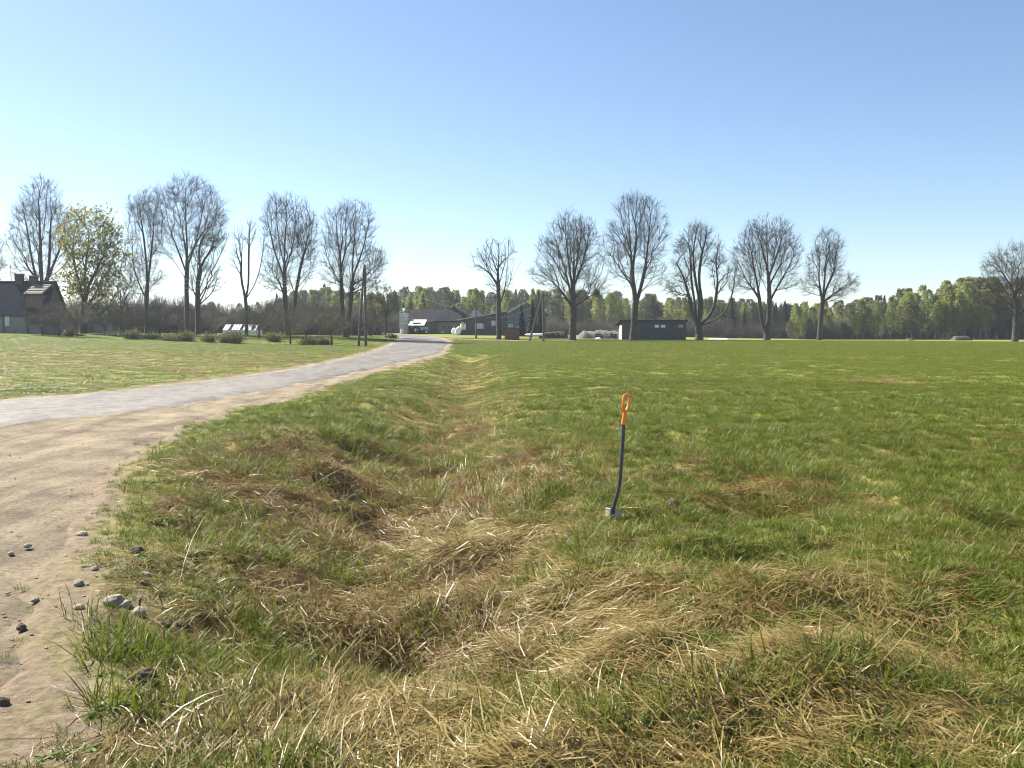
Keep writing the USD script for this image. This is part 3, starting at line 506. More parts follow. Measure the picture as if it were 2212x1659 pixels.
def cards(c, s, rs, droop=0.):
    n = len(c); a = rs.normal(size=(n, 3)); a /= np.linalg.norm(a, axis=1, keepdims=True); b = np.cross(a, rs.normal(size=(n, 3))); b /= np.linalg.norm(b, axis=1, keepdims=True)
    sz = s * (.6 + .8 * rs.rand(n, 1)); V = np.stack([c - a * sz * .5, c + b * sz * .35, c + a * sz * .5, c - b * sz * .35], 1).reshape(-1, 3)
    return V, (np.arange(n)[:, None, None] * 4 + np.array([[0, 1, 2], [0, 2, 3]])[None]).reshape(-1, 3)

TREES_AT = len(USED)
bare_tree('lime_tree', 'large bare many-stemmed tree behind the slate-roofed house at left', 118, (92, 716), .75,
          [[(90, 640), (88, 560), (85, 470), (82, 400)], [(90, 660), (78, 600), (62, 520), (50, 440)], [(90, 650), (105, 600), (108, 520), (110, 400)], [(108, 610), (130, 540), (150, 460)], [(88, 640), (60, 600), (25, 570), (5, 520)], [(86, 540), (98, 470), (102, 405)]],
          [(92, 500, 62, 118), (55, 510, 42, 80), (140, 500, 35, 70), (60, 590, 60, 35), (95, 430, 38, 52)], 1500, 1)
bare_tree('lime_tree', 'bare crown reaching in at the left picture edge above the roof', 112, (-45, 717), .5, [[(-45, 640), (-40, 560), (-42, 500)], [(-45, 620), (-20, 590), (-5, 545)]], [(-45, 560, 55, 85), (-5, 560, 18, 60)], 500, 2)
bare_tree('maple_tree', 'yellow-green maple in young leaf right of the slate-roofed house', 104, (181, 718), .6,
          [[(181, 660), (183, 600), (190, 530), (200, 470)], [(182, 650), (165, 590), (155, 520)], [(182, 640), (210, 580), (240, 520)], [(182, 630), (150, 600), (128, 570)]],
          [(195, 540, 62, 95), (165, 520, 38, 70), (235, 540, 45, 70), (150, 600, 38, 40), (225, 475, 28, 30), (205, 610, 70, 45), (190, 655, 62, 45)], 1200, 3, leaf='leaf_maple', leaf_n=34000, leaf_s=.29, per=5, twig=.7)
bare_tree('young_tree', 'thin bare tree close to the right side of the yellow-green maple', 106, (262, 719), .22, [[(262, 660), (258, 600), (266, 540)], [(262, 650), (285, 600), (292, 560)]], [(268, 590, 45, 60), (250, 630, 40, 40)], 420, 4, twig=.8)
bare_tree('lime_tree', 'slender forked bare tree between the maple and the tallest pair', 112, (317, 721), .42,
          [[(316, 660), (318, 600), (312, 520), (300, 440)], [(318, 610), (328, 540), (338, 450), (345, 420)], [(316, 640), (295, 600), (282, 570)], [(318, 620), (345, 560), (352, 520)]],
          [(312, 500, 40, 92), (300, 445, 28, 40), (335, 460, 25, 55), (310, 600, 48, 40)], 1000, 5)
bare_tree('lime_tree', 'tallest bare tree of the left group with a straight clean trunk', 118, (404, 723), .45,
          [[(404, 660), (403, 600), (405, 560), (402, 480), (398, 395)], [(404, 590), (385, 540), (365, 490), (352, 430)], [(404, 575), (425, 520), (440, 450), (445, 395)], [(404, 560), (395, 500), (378, 430), (372, 390)], [(404, 560), (432, 510), (468, 460), (480, 430)], [(403, 600), (375, 560), (350, 535)]],
          [(415, 470, 72, 88), (378, 450, 42, 68), (455, 470, 40, 62), (410, 420, 55, 40), (360, 520, 35, 40)], 1500, 6)
bare_tree('lime_tree', 'thick trunked bare tree right beside the tallest one at left', 114, (428, 724), .55,
          [[(428, 660), (427, 610), (431, 570), (428, 530)], [(428, 620), (418, 590), (412, 560)], [(430, 580), (445, 550), (465, 520)], [(427, 640), (445, 625), (465, 615)]],
          [(445, 540, 42, 55), (440, 600, 40, 45), (470, 500, 25, 45)], 800, 7, twig=.8)
bare_tree('pollard_tree', 'sparse bare tree with three upright limbs, left of the greenhouse end', 112, (533, 727), .33,
          [[(533, 680), (532, 645)], [(532, 645), (520, 610), (520, 570), (508, 545), (500, 530)], [(532, 645), (537, 600), (537, 540), (536, 500), (545, 468)], [(532, 645), (556, 610), (565, 570), (570, 520), (572, 490)], [(520, 570), (516, 530), (512, 490)], [(537, 540), (550, 510), (560, 480)]],
          [(535, 500, 22, 36), (515, 520, 14, 42), (570, 520, 9, 36), (505, 560, 14, 20)], 230, 8, per=3, twig=.7)
bare_tree('lime_tree', 'round-crowned bare tree with twin trunks right of the greenhouse', 114, (622, 727), .62,
          [[(617, 680), (615, 620), (614, 560), (618, 480), (620, 430)], [(622, 710), (636, 670), (640, 630), (648, 580), (665, 520), (672, 470)], [(615, 610), (598, 560), (585, 510), (575, 460)], [(614, 570), (600, 510), (598, 450)], [(616, 590), (632, 530), (645, 460)], [(640, 630), (660, 600), (682, 570)], [(615, 640), (590, 615), (570, 600)], [(638, 660), (665, 640), (690, 625)]],
          [(625, 490, 62, 72), (625, 560, 66, 70), (600, 450, 35, 35), (655, 510, 34, 60), (590, 600, 38, 35)], 1500, 9)
bare_tree('lime_tree', 'broad bare tree with twin trunks beside the left pole pair', 112, (748, 728), .62,
          [[(741, 690), (738, 630), (736, 570), (728, 500), (722, 450)], [(748, 712), (758, 670), (760, 610), (764, 540), (768, 450)], [(738, 620), (715, 580), (705, 550)], [(760, 600), (785, 540), (795, 480)], [(760, 620), (800, 590), (825, 560)], [(737, 590), (748, 520), (745, 445)], [(760, 640), (795, 620), (820, 610)], [(738, 650), (700, 640), (672, 655)]],
          [(765, 490, 52, 62), (735, 490, 42, 58), (775, 570, 62, 60), (720, 560, 36, 60), (810, 560, 30, 36), (770, 620, 60, 30)], 1500, 10)
bare_tree('small_tree', 'small dull-leafed tree by the road left of the concrete tower', 116, (834, 729), .2, [[(834, 690), (833, 650), (836, 610)], [(834, 680), (842, 640), (844, 612)]], [(826, 645, 28, 42), (834, 690, 18, 28)], 420, 11, leaf='leaf_dull', leaf_n=350, leaf_s=.22, twig=.6)
bare_tree('maple_tree', 'sparse bare tree with wide ragged limbs left of the rusty hut', 120, (1077, 734), .5,
          [[(1077, 690), (1077, 650), (1076, 600), (1068, 560), (1052, 530)], [(1077, 670), (1090, 630), (1096, 580), (1100, 530), (1096, 512)], [(1076, 610), (1055, 585), (1035, 570), (1012, 578)], [(1090, 630), (1108, 605), (1125, 565)], [(1075, 590), (1080, 550), (1075, 520)], [(1060, 590), (1040, 555), (1038, 540)]],
          [(1065, 550, 34, 38), (1095, 545, 22, 36), (1040, 560, 24, 30), (1075, 600, 38, 30)], 420, 12, per=3, twig=.9)
bare_tree('lime_tree', 'dense egg-crowned bare tree standing beside the tarp-covered pile', 118, (1236, 734), .75,
          [[(1238, 690), (1238, 640), (1240, 580), (1240, 500), (1238, 465)], [(1238, 650), (1225, 600), (1208, 540), (1195, 500)], [(1238, 640), (1230, 580), (1222, 510), (1218, 470)], [(1240, 620), (1258, 570), (1270, 510), (1275, 480)], [(1238, 660), (1205, 620), (1175, 595), (1148, 590)], [(1240, 660), (1275, 640), (1300, 620), (1312, 600)], [(1240, 600), (1252, 540), (1255, 475)]],
          [(1235, 520, 62, 62), (1215, 550, 60, 60), (1265, 550, 45, 65), (1170, 590, 36, 28), (1240, 610, 70, 42), (1295, 620, 28, 24), (1232, 480, 34, 26)], 1900, 13)
bare_tree('lime_tree', 'tallest bare tree of the right row, forking in two above the shed', 120, (1366, 737), .68,
          [[(1370, 690), (1373, 650), (1366, 600), (1362, 540), (1358, 470), (1355, 425)], [(1373, 660), (1385, 620), (1395, 570), (1400, 520), (1408, 450)], [(1366, 590), (1376, 520), (1376, 430)], [(1365, 560), (1340, 510), (1318, 490)], [(1396, 560), (1420, 530), (1440, 510)], [(1366, 620), (1350, 600), (1335, 570)], [(1380, 640), (1405, 610), (1425, 600)], [(1362, 540), (1342, 470), (1335, 440)]],
          [(1370, 480, 58, 62), (1410, 500, 38, 70), (1335, 520, 34, 50), (1415, 590, 34, 32), (1365, 560, 60, 60), (1375, 440, 40, 24)], 1500, 14)
bare_tree('lime_tree', 'bare tree with many curved stems fanning from one low stump', 121, (1510, 737), .8,
          [[(1510, 715), (1508, 705)], [(1508, 705), (1495, 680), (1488, 640), (1478, 600), (1462, 570)], [(1508, 705), (1502, 660), (1494, 610), (1492, 560), (1486, 500)], [(1508, 705), (1512, 660), (1502, 610), (1496, 550), (1510, 480)], [(1508, 705), (1518, 660), (1508, 600), (1514, 550), (1530, 500)], [(1508, 705), (1530, 690), (1546, 660), (1550, 600), (1545, 560), (1555, 520)], [(1508, 705), (1545, 695), (1572, 670), (1584, 630), (1588, 570)]],
          [(1500, 530, 38, 50), (1478, 560, 30, 55), (1535, 540, 26, 48), (1555, 590, 24, 45), (1470, 620, 40, 30), (1585, 600, 16, 40), (1512, 500, 22, 24)], 1200, 15, bf=.15)
bare_tree('lime_tree', 'round bare tree with two trunks, right of the fan-stemmed tree', 130, (1656, 735), .72,
          [[(1661, 690), (1662, 640), (1660, 590), (1656, 530), (1655, 470)], [(1656, 722), (1643, 690), (1640, 640), (1632, 590), (1622, 540), (1612, 510)], [(1661, 650), (1690, 600), (1712, 560), (1725, 540)], [(1661, 640), (1640, 590), (1610, 560), (1590, 550)], [(1660, 600), (1680, 550), (1690, 500)], [(1660, 590), (1645, 530), (1630, 480)], [(1640, 640), (1615, 610), (1600, 590)]],
          [(1658, 525, 62, 58), (1625, 550, 48, 60), (1700, 550, 36, 48), (1660, 490, 46, 28), (1610, 600, 38, 34), (1690, 600, 40, 30)], 1800, 16)
bare_tree('oak_tree', 'narrow bare tree with low crooked side limbs, last of the right row', 132, (1770, 735), .55,
          [[(1773, 690), (1776, 650), (1782, 600), (1783, 550), (1790, 500)], [(1778, 640), (1800, 590), (1808, 540), (1812, 510)], [(1776, 650), (1768, 600), (1772, 550)], [(1776, 660), (1798, 635), (1825, 620), (1850, 600)], [(1776, 655), (1800, 650), (1825, 655)], [(1774, 630), (1755, 610), (1735, 625)]],
          [(1790, 530, 32, 42), (1775, 570, 36, 42), (1810, 560, 20, 42), (1822, 612, 38, 28), (1748, 615, 26, 24), (1800, 630, 30, 22)], 1000, 17)
bare_tree('oak_tree', 'wide bare oak cut by the right picture edge', 118, (2192, 738), .6,
          [[(2195, 690), (2196, 640), (2200, 580), (2205, 530)], [(2196, 640), (2170, 590), (2140, 555)], [(2196, 660), (2150, 635), (2110, 620)], [(2196, 640), (2225, 590), (2250, 550)], [(2196, 650), (2245, 620), (2290, 600)], [(2196, 680), (2160, 690), (2130, 700)]],
          [(2200, 580, 72, 62), (2160, 590, 40, 45), (2130, 625, 35, 26), (2250, 590, 50, 60), (2180, 640, 70, 40)], 1500, 18)

# orchard: low grey-brown fruit trees and bushes on the lawn at left
OR = [(228, 722, 100, 44, 62, 'tangled bare fruit tree left of the bench under the maple', 'scrub_twigs'), (290, 724, 96, 46, 70, 'reddish bare fruit tree in front of the slender forked tree', 'scrub_twigs'), (345, 722, 104, 42, 52, 'bare fruit tree left of the tallest tree trunk', 'scrub_twigs'),
      (384, 724, 112, 24, 60, 'thin upright bare sapling at the foot of the tallest tree', 'twigs'), (560, 731, 104, 40, 76, 'crooked bare fruit tree at the right end of the greenhouse', 'scrub_twigs'), (628, 741, 92, 50, 78, 'leaning bare fruit tree below the round-crowned twin tree', 'scrub_twigs'),
      (662, 735, 98, 42, 74, 'bare fruit tree with a slanting trunk right of the leaning one', 'scrub_twigs'), (716, 742, 90, 44, 74, 'slim bare fruit tree left of the broad twin-trunk tree', 'scrub_twigs'), (128, 718, 91, 44, 62, 'dark bare bushy tree before the house gable', 'scrub_twigs'), (165, 720, 93, 40, 74, 'second dark twiggy tree, between the house gable and the maple trunk', 'scrub_twigs'), (92, 717, 92, 30, 40, 'low twiggy bush-like tree before the dormer wall', 'scrub_twigs'), (600, 728, 120, 40, 70, 'bare fruit tree right behind the crooked one by the greenhouse', 'scrub_twigs'), (460, 724, 126, 34, 42, 'low bare tree left of the greenhouse', 'scrub_twigs'),
      (690, 728, 122, 40, 84, 'tall twiggy thicket tree behind the slim fruit tree', 'scrub_twigs'), (800, 727, 124, 34, 60, 'bare bushy tree behind the left pole pair', 'twigs')]
for k, (sx, sy, d, rx, hh, lab, m) in enumerate(OR):
    lean = random.uniform(-10, 10); top = sy - hh
    bare_tree('fruit_tree', lab, d, (sx, sy), .13, [[(sx + lean * .3, sy - hh * .22)], [(sx + lean * .3, sy - hh * .22), (sx + lean - rx * .5, sy - hh * .6)], [(sx + lean * .3, sy - hh * .22), (sx + lean + rx * .5, sy - hh * .6)], [(sx + lean * .3, sy - hh * .22), (sx + lean, sy - hh * .7)]],
              [(sx + lean, sy - hh * .62, rx, hh * .42), (sx + lean * 1.3, sy - hh * .4, rx * .8, hh * .25)], 330, 40 + k, twig=.6, per=5, mats=('bark', m), tr=.009, tip=.012, wig=.08)
def bush(sx, sy, d, rx, hh, lab, m='moss_bush', seed=0):
    rs = np.random.RandomState(seed); B = W(sx, sy, d); B[2] = H1(B[0], B[1]); s = d / F; n = 300
    t = thing('bush', lab, 'bush', B); a = rs.normal(size=(n, 3)) * [rx * s * .3, rx * s * .3, 0]; a[:, 2] = 0
    dd = np.c_[a[:, :2] / (rx * s) * 1.6 + rs.normal(0, .35, (n, 2)), np.ones(n)]; L = hh * s * (.5 + .6 * rs.rand(n))
    obj('stems', spikes(a - [0, 0, .05], dd, L, .016), 'scrub_twigs', t); dn = dd / np.linalg.norm(dd, axis=1, keepdims=True)
    c = np.repeat(a + dn * L[:, None] * (.45 + .55 * rs.rand(n, 1)), 2, 0) + rs.normal(0, .16, (n * 2, 3)); c[:, 2] = np.abs(c[:, 2])
    obj('foliage', cards(c, .17, rs), m, t)
BU = [(286, 738, 92, 11, 24, 'small round budding bush at the front edge of the garden'), (330, 737, 94, 16, 15, 'low green bush right of the small round budding bush'), (376, 738, 93, 30, 16, 'wide low currant row in front of the tallest tree'), (402, 736, 93, 12, 24, 'upright budding bush at the right end of the currant row'),
      (452, 738, 93, 9, 20, 'small upright bush left of the greenhouse front'), (487, 738, 93, 12, 20, 'pale bush in front of the left end of the greenhouse'), (510, 738, 92, 9, 34, 'dark twiggy bush hiding the middle of the greenhouse'), (592, 734, 98, 12, 24, 'small bush between the crooked and the leaning fruit trees'),
      (668, 743, 90, 18, 18, 'low bush under the slanting fruit tree'), (700, 742, 91, 12, 16, 'low bush left of the slim fruit tree'), (846, 729, 114, 9, 8, 'dark low bush at the foot of the small roadside tree'), (150, 728, 92, 6, 16, 'little bush on the lawn before the house')]
for k, b in enumerate(BU): bush(*b, seed=200 + k)

# ------------------------------------------------------------------ forest
def P_birch(seed, leafm, nleaf, slim=1.0, bark='birch_bark'):
    rs = np.random.RandomState(seed); h = 10.; mb = MB(); z = np.linspace(0, h * .97, 9); w = np.cumsum(rs.normal(0, .06, (9, 2)), 0); w[0] = 0
    P = np.c_[w, z]; mb.tube(P, np.linspace(.085, .015, 9), 5)
    u = rs.rand(nleaf); zc = h * (.16 + .84 * u ** .75); pr = slim * (1.5 * np.sin(np.pi * np.clip((zc / h - .06) / 1.0, 0, 1)) ** .8 + .12); a = rs.rand(nleaf) * 2 * np.pi
    lump = .35 + 1.3 * meshkit.fbm(np.c_[np.cos(a) * 1.2, np.sin(a) * 1.2, zc * .7], 3, seed)
    rr = pr * np.sqrt(.12 + .88 * rs.rand(nleaf)) * lump; cw = np.c_[np.interp(zc, z, w[:, 0]), np.interp(zc, z, w[:, 1])]
    c = np.c_[cw[:, 0] + rr * np.cos(a), cw[:, 1] + rr * np.sin(a), zc - rr * .15 * 0 + rs.normal(0, .1, nleaf)]
    nb = 60; zb = h * (.25 + .7 * rs.rand(nb)); ab = rs.rand(nb) * 2 * np.pi; d = np.c_[np.cos(ab), np.sin(ab), np.full(nb, .9)]
    bv = spikes(np.c_[np.interp(zb, z, w[:, 0]), np.interp(zb, z, w[:, 1]), zb], d, 1.7 * slim * np.sin(np.pi * np.clip((zb / h - .15) / .9, .05, 1)), .022)
    return [('trunk', bark, mb.get()), ('branches', 'twigs', bv), ('crown', leafm, cards(c, .34, rs))]
def P_spruce(seed):
    rs = np.random.RandomState(seed); h = 10.; mb = MB(); mb.tube([(0, 0, 0), (0, 0, h)], [.14, .02], 5); C = []; Fs = []; n = 0
    for k in range(420):
        z = h * (.06 + .93 * rs.rand() ** .9); L = (1 - z / h) ** .85 * 2.0 * (.7 + .5 * rs.rand()) + .12; a = rs.rand() * 2 * np.pi; d = np.array([math.cos(a), math.sin(a), -.35]); s = np.array([-d[1], d[0], 0]) * (.12 + L * .17)
        p = np.array([0, 0, z]); C += [p - s * .3, p + d * L * .55 - s, p + d * L + [0, 0, .12 * L], p + d * L * .55 + s, p + d * L * .5 + [0, 0, -.28]]; Fs += [(n, n + 1, n + 2), (n, n + 2, n + 3), (n, n + 4, n + 2)]; n += 5
    return [('trunk', 'bark', mb.get()), ('crown', 'spruce_needles', (np.array(C), np.array(Fs)))]
def P_bare(seed, m='twigs'):
    rs = np.random.RandomState(seed); T = rs.normal(size=(260, 3)); T /= np.linalg.norm(T, axis=1, keepdims=True); T *= rs.rand(260, 1) ** .4; T = T * [1.7, 1.7, 3.6] + [0, 0, 6.2]
    pos, par, dirs = grow([(np.array([[0, 0, -.2], [0, 0, 1.], [.05, 0, 2.5], [0, .05, 4.2], [.05, 0, 6]]), None)], T, .3); r = radii(par, .14, tip=.014)
    a, b = skeleton_mesh(pos, par, r, .05); V, Fc, tips = twig_mesh(pos, par, r, dirs, rs, 5, .8, .014, .5)
    if b is not None: V, Fc = np.vstack([V, b[0]]), np.vstack([Fc, b[1] + len(V)])
    return [('trunk', 'bark', a), ('crown', m, (V, Fc))]
def P_scrub(seed):
    rs = np.random.RandomState(seed); n = 500; a = rs.normal(size=(n, 3)) * [.9, .9, 0]; d = np.c_[rs.normal(0, .4, (n, 2)), np.ones(n)]; L = 3.2 * (.3 + .8 * rs.rand(n)); dn = d / np.linalg.norm(d, axis=1, keepdims=True)
    i = np.repeat(np.arange(n), 4); t = rs.rand(len(i), 1); p = a[i] + dn[i] * L[i][:, None] * (.25 + .75 * t); d2 = dn[i] + rs.normal(0, .6, (len(i), 3)) + [0, 0, .3]
    return [('stems', 'scrub_twigs', spikes(a, d, L, .03)), ('twigs', 'scrub_twigs', spikes(p, d2, .5 + .6 * rs.rand(len(i)), .014))]
KINDS = {'birch': [P_birch(s, 'leaf_spring', 1300, .72 + .12 * (s % 3)) for s in (1, 2, 3, 11)], 'alder': [P_birch(s, 'leaf_dull', 1500, 1.15, 'bark') for s in (4, 5)], 'spruce': [P_spruce(s) for s in (6, 7)], 'aspen': [P_bare(s) for s in (8, 9)], 'scrub': [P_scrub(10)]}
first = {}
FT = []
def plan(sx0, sx1, d0, d1, n, top, mix):
    for _ in range(n):
        d = d0 + (d1 - d0) * RS.rand(); sx = sx0 + (sx1 - sx0) * RS.rand(); kinds, wts = zip(*mix); k = kinds[RS.choice(len(kinds), p=np.array(wts) / sum(wts))]
        x = (sx - CX) / F * d; hz = EYE + (HOR - np.interp(sx, *zip(*top))) / F * d - H1(x, d); h = hz * (.62 + .46 * RS.rand()) * (1.06 if k == 'spruce' else 1.0); FT.append((k, x, d, h))
TOPM = [(-200, 640), (380, 668), (450, 650), (560, 655), (640, 632), (700, 622), (800, 640), (880, 627), (960, 625), (1060, 634), (1200, 630), (1300, 630), (1400, 640), (1500, 646), (1600, 650), (1700, 655), (1720, 660)]
TOPR = [(1690, 668), (1730, 660), (1800, 652), (1880, 645), (1950, 630), (2040, 612), (2120, 605), (2220, 596), (2500, 590)]
plan(-250, 640, 200, 240, 150, TOPM, [('alder', 3), ('aspen', 4), ('birch', 1), ('spruce', 1)])
plan(600, 1180, 215, 275, 260, TOPM, [('birch', 4), ('alder', 3), ('spruce', .7), ('aspen', 1)])
plan(1150, 1720, 205, 275, 260, TOPM, [('birch', 3.5), ('alder', 4), ('spruce', .6), ('aspen', 2)])
plan(1560, 1730, 200, 215, 34, TOPM, [('spruce', 4), ('aspen', 3), ('alder', 1)])
TOPL = [(a_, b_ + 26) for a_, b_ in TOPR]
plan(1690, 2500, 188, 194, 90, TOPL, [('birch', 5), ('alder', 2)])
plan(1700, 2500, 193, 235, 230, TOPR, [('birch', 5), ('alder', 3), ('aspen', 2), ('spruce', .6)])
stuff_rows = [('scrub', x, d, h) for x, d, h in [((sx - CX) / F * d, d, 2.5 + 2.2 * RS.rand()) for sx, d in zip(RS.rand(150) * 1950 - 200, 198 + 8 * RS.rand(150))]]
stuff_rows += [(('scrub', 'aspen', 'aspen')[int(RS.randint(3))], (sx - CX) / F * d, d, 3.2 + 3.2 * RS.rand()) for sx, d in zip(150 + RS.rand(120) * 660, 128 + 34 * RS.rand(120)) if not (465 < sx < 570 and d < 140)]
stuff_rows += [('scrub', x, d, h) for x, d, h in [((sx - CX) / F * d, d, 2.5 + 2. * RS.rand()) for sx, d in zip(1690 + RS.rand(110) * 800, 192 + 10 * RS.rand(110))]]
fp = UsdGeom.PointInstancer.Define(stage, '/World/forest'); targets, where, P, Q, S, IDX = [], {}, [], [], [], []
for k, vs in KINDS.items():
    for j, parts in enumerate(vs):
        x = UsdGeom.Xform.Define(stage, f'/World/forest/prototypes/{k}_tree_{j:03d}')
        for pn, m, me in parts: usdkit.mesh(stage, f'{x.GetPath()}/{pn}', me, M[m])
        where.setdefault(k, []).append(len(targets)); targets.append(x.GetPath())
for k, x, y, h in FT + stuff_rows:
    IDX.append(int(RS.choice(where[k]))); s = h / (3.2 if k == 'scrub' else 10.); P.append((x, y, H1(x, y) - .05)); S.append((s * (.85 + .4 * RS.rand()), s * (.85 + .4 * RS.rand()), s)); a = RS.rand() * 2 * math.pi; Q.append(Gf.Quath(math.cos(a / 2), 0, 0, math.sin(a / 2)))
fp.CreatePrototypesRel().SetTargets(targets); fp.CreateProtoIndicesAttr(Vt.IntArray(IDX)); fp.CreatePositionsAttr(Vt.Vec3fArray.FromNumpy(np.array(P, np.float32))); fp.CreateScalesAttr(Vt.Vec3fArray.FromNumpy(np.array(S, np.float32))); fp.CreateOrientationsAttr(Vt.QuathArray(Q))
tag(fp, 'mixed spring wood of birch, alder and spruce that closes the horizon', 'wood', None, 'stuff')
# trees one can tell apart along the front of the wood at right
ORD = 'first second third fourth fifth sixth seventh eighth ninth tenth eleventh twelfth thirteenth fourteenth fifteenth sixteenth seventeenth eighteenth'.split(); SEEN = {}
FRONT = [('birch', 1712, 655, 'b'), ('birch', 1738, 652, 'b'), ('birch', 1790, 665, 'b'), ('alder', 1832, 655, 'a'), ('alder', 1858, 650, 'a'), ('birch', 1892, 652, 'b'), ('birch', 1922, 642, 'b'), ('birch', 1942, 660, 'b'), ('birch', 1968, 634, 'b'), ('birch', 2000, 626, 'b'), ('birch', 2018, 640, 'b'), ('birch', 2044, 616, 'b'), ('birch', 2062, 630, 'b'), ('birch', 2080, 610, 'b'), ('birch', 2104, 622, 'b'), ('birch', 2128, 610, 'b'), ('birch', 2152, 600, 'b'), ('birch', 2172, 612, 'b'), ('alder', 2196, 600, 'a'), ('birch', 2214, 606, 'b')]
for j, (k, sx, top, _) in enumerate(FRONT):
    d = 187 + 4 * RS.rand(); x = (sx - CX) / F * d; z = H1(x, d); h = EYE + (HOR - top) / F * d - z; v = j % len(KINDS[k]); s = h / 10.
    lab, cat, grp, nm = (('slender pale-trunked birch in young leaf at the front of the right-hand wood', 'birch', 'birches along the wood edge', 'birch_tree') if k == 'birch' else ('dull green-grey bushy tree between the birches of the right-hand wood', 'tree', 'dull trees along the wood edge', 'alder_tree'))
    q_ = SEEN[k] = SEEN.get(k, -1) + 1; lab = (f'slender pale-trunked birch in young leaf, {ORD[q_]} birch from the left along the right-hand wood edge' if k == 'birch' else f'dull bushy tree among the birches, {ORD[q_]} of three from the left')
    if (k, v) not in first:
        t = thing(nm, lab, cat, (x, d, z - .05), RS.rand() * 6, grp, (s, s, s)); first[k, v] = t
        for pn, m, me in KINDS[k][v]: obj(pn, me, m, t)
    else: copy_of(first[k, v], nm, lab, cat, (x, d, z - .05), RS.rand() * 6, grp, (s, s, s))

# ------------------------------------------------------------------ buildings
def window(parent, x0, x1, y, z0, z1, frame='white_paint', bars=1, back='black_void', t=.06):
    """A window in a wall facing -y: frame ring, bars, pane, dark room behind."""
    mb = MB(); w = .07; mb.box(x0, x1, y - t, y + .02, z0, z0 + w).box(x0, x1, y - t, y + .02, z1 - w, z1).box(x0, x0 + w, y - t, y + .02, z0 + w, z1 - w).box(x1 - w, x1, y - t, y + .02, z0 + w, z1 - w)
    for b in range(bars): xm = x0 + (x1 - x0) * (b + 1) / (bars + 1); mb.box(xm - .02, xm + .02, y - t + .01, y - .005, z0 + w, z1 - w)
    f = obj('window', mb.get(), frame, parent); obj('pane', MB().box(x0 + w, x1 - w, y - t + .02, y - t + .024, z0 + w, z1 - w).get(), 'pane', f); obj('room', MB().box(x0 + w, x1 - w, y - .012, y - .004, z0 + w, z1 - w).get(), back, f)
    return f
def local(d, sx, sy):                       # frame point -> (x, z) at depth d
    p = W(sx, sy, d); return p[0], p[2]
# house at left (front wall at y = 95)
D = 95.; gz = H1(*W(60, 719, D)[:2]); hs = thing('slate_roofed_house', 'low pale house with a steep blue-grey roof and two chimneys at the left edge', 'house', (0, 0, 0))
X = lambda sx: local(D, sx, 700)[0]; Zs = lambda sy: local(D, 60, sy)[1]
x0, x1 = X(-230), X(92); ze, zr = Zs(674), Zs(604); yb = D + 5.2; ym = D + 2.6
obj('wall', MB().gable(x0, x1, D, yb, gz - .3, ze, zr - .25, 'x').get(), 'pale_plaster', hs)
obj('plinth', MB().box(x0 - .05, x1 + .05, D - .05, yb + .05, gz - .4, gz + .55).get(), 'grey_wall', hs)
sl = (zr - ze) / 2.6; ov = .3
ROOF_BREAK = X(66)
rf = obj('roof', MB().slab((x0 - .3, D - ov, ze - ov * sl), (x1 + .3, D - ov, ze - ov * sl), (x1 + .3, ym, zr), (x0 - .3, ym, zr), .12).slab((x1 + .3, yb + ov, ze - ov * sl), (x0 - .3, yb + ov, ze - ov * sl), (x0 - .3, ym, zr), (x1 + .3, ym, zr), .12).get(), 'slate_roof', hs)
obj('gable_boarding', MB().add([(x1 + .02, D + .0, ze - .0), (x1 + .02, yb, ze - .0), (x1 + .02, ym, zr - .3)], [(0, 1, 2)]).get(), 'brown_boards', hs)  # dark triangle added over the plaster, its colour standing in for gable shade
for (a, b, t_, bot) in [(9, 24, 590, 606), (41, 56, 594, 607)]:
    c = obj('chimney', MB().box(X(a), X(b), ym - .3, ym + .3, Zs(bot) - .9, Zs(t_)).get(), 'brick_red', hs); obj('chimney_cap', MB().box(X(a) - .05, X(b) + .05, ym - .4, ym + .4, Zs(t_) + .002, Zs(t_) + .1).get(), 'grey_wall', c)
obj('antenna_pole', MB().tube([(X(5), ym - .6, Zs(612)), (X(5), ym - .6, Zs(568))], .04, 6).get(), 'dark_metal', hs)
# shed dormer with a low lath-laid roof
dx0, dx1 = X(54), X(88); dzr, dzf = Zs(613) , Zs(635); dyf, dyb = D + .35, D + 2.35
dm = obj('dormer', MB().box(dx0, dx1, dyf, D + 2.5, ze + .1, dzf - .12).get(), 'brown_boards', hs)
obj('dormer_roof', MB().slab((dx0 - .15, dyf - .25, dzf - .06), (dx1 + .15, dyf - .25, dzf - .06), (dx1 + .15, dyb, dzr), (dx0 - .15, dyb, dzr), .1).get(), 'dark_roof', dm)
for k in range(6):
    f0, f1 = (k + .1) / 6, (k + .6) / 6; y0, y1_ = dyf - .25 + (dyb - dyf + .25) * f0, dyf - .25 + (dyb - dyf + .25) * f1; q0, q1 = dzf + .02 + (dzr - dzf + .06) * f0, dzf + .02 + (dzr - dzf + .06) * f1
    obj('roof_sheet', MB().slab((dx0 - .15, y0, q0 + .05), (dx1 + .15, y0, q0 + .05), (dx1 + .15, y1_, q1 + .03), (dx0 - .15, y1_, q1 + .03), .03).get(), 'old_laths', dm)
for a, b, t_, bo, mt in [(11, 21, 682, 704, 'weathered_laths'), (72, 82, 684, 704, 'brown_boards'), (84, 90, 684, 704, 'white_paint'), (-40, -28, 684, 704, 'white_paint'), (-70, -60, 688, 702, 'brown_boards')]:
    window(hs, X(a), X(b), D - .002, Zs(bo), Zs(t_), mt, back='weathered_laths' if a == 11 else 'black_void')
for a in (8, 60): obj('downpipe', MB().tube([(X(a), D - .1, gz), (X(a), D - .1, ze - .1)], .06, 6).get(), 'dark_metal', hs)
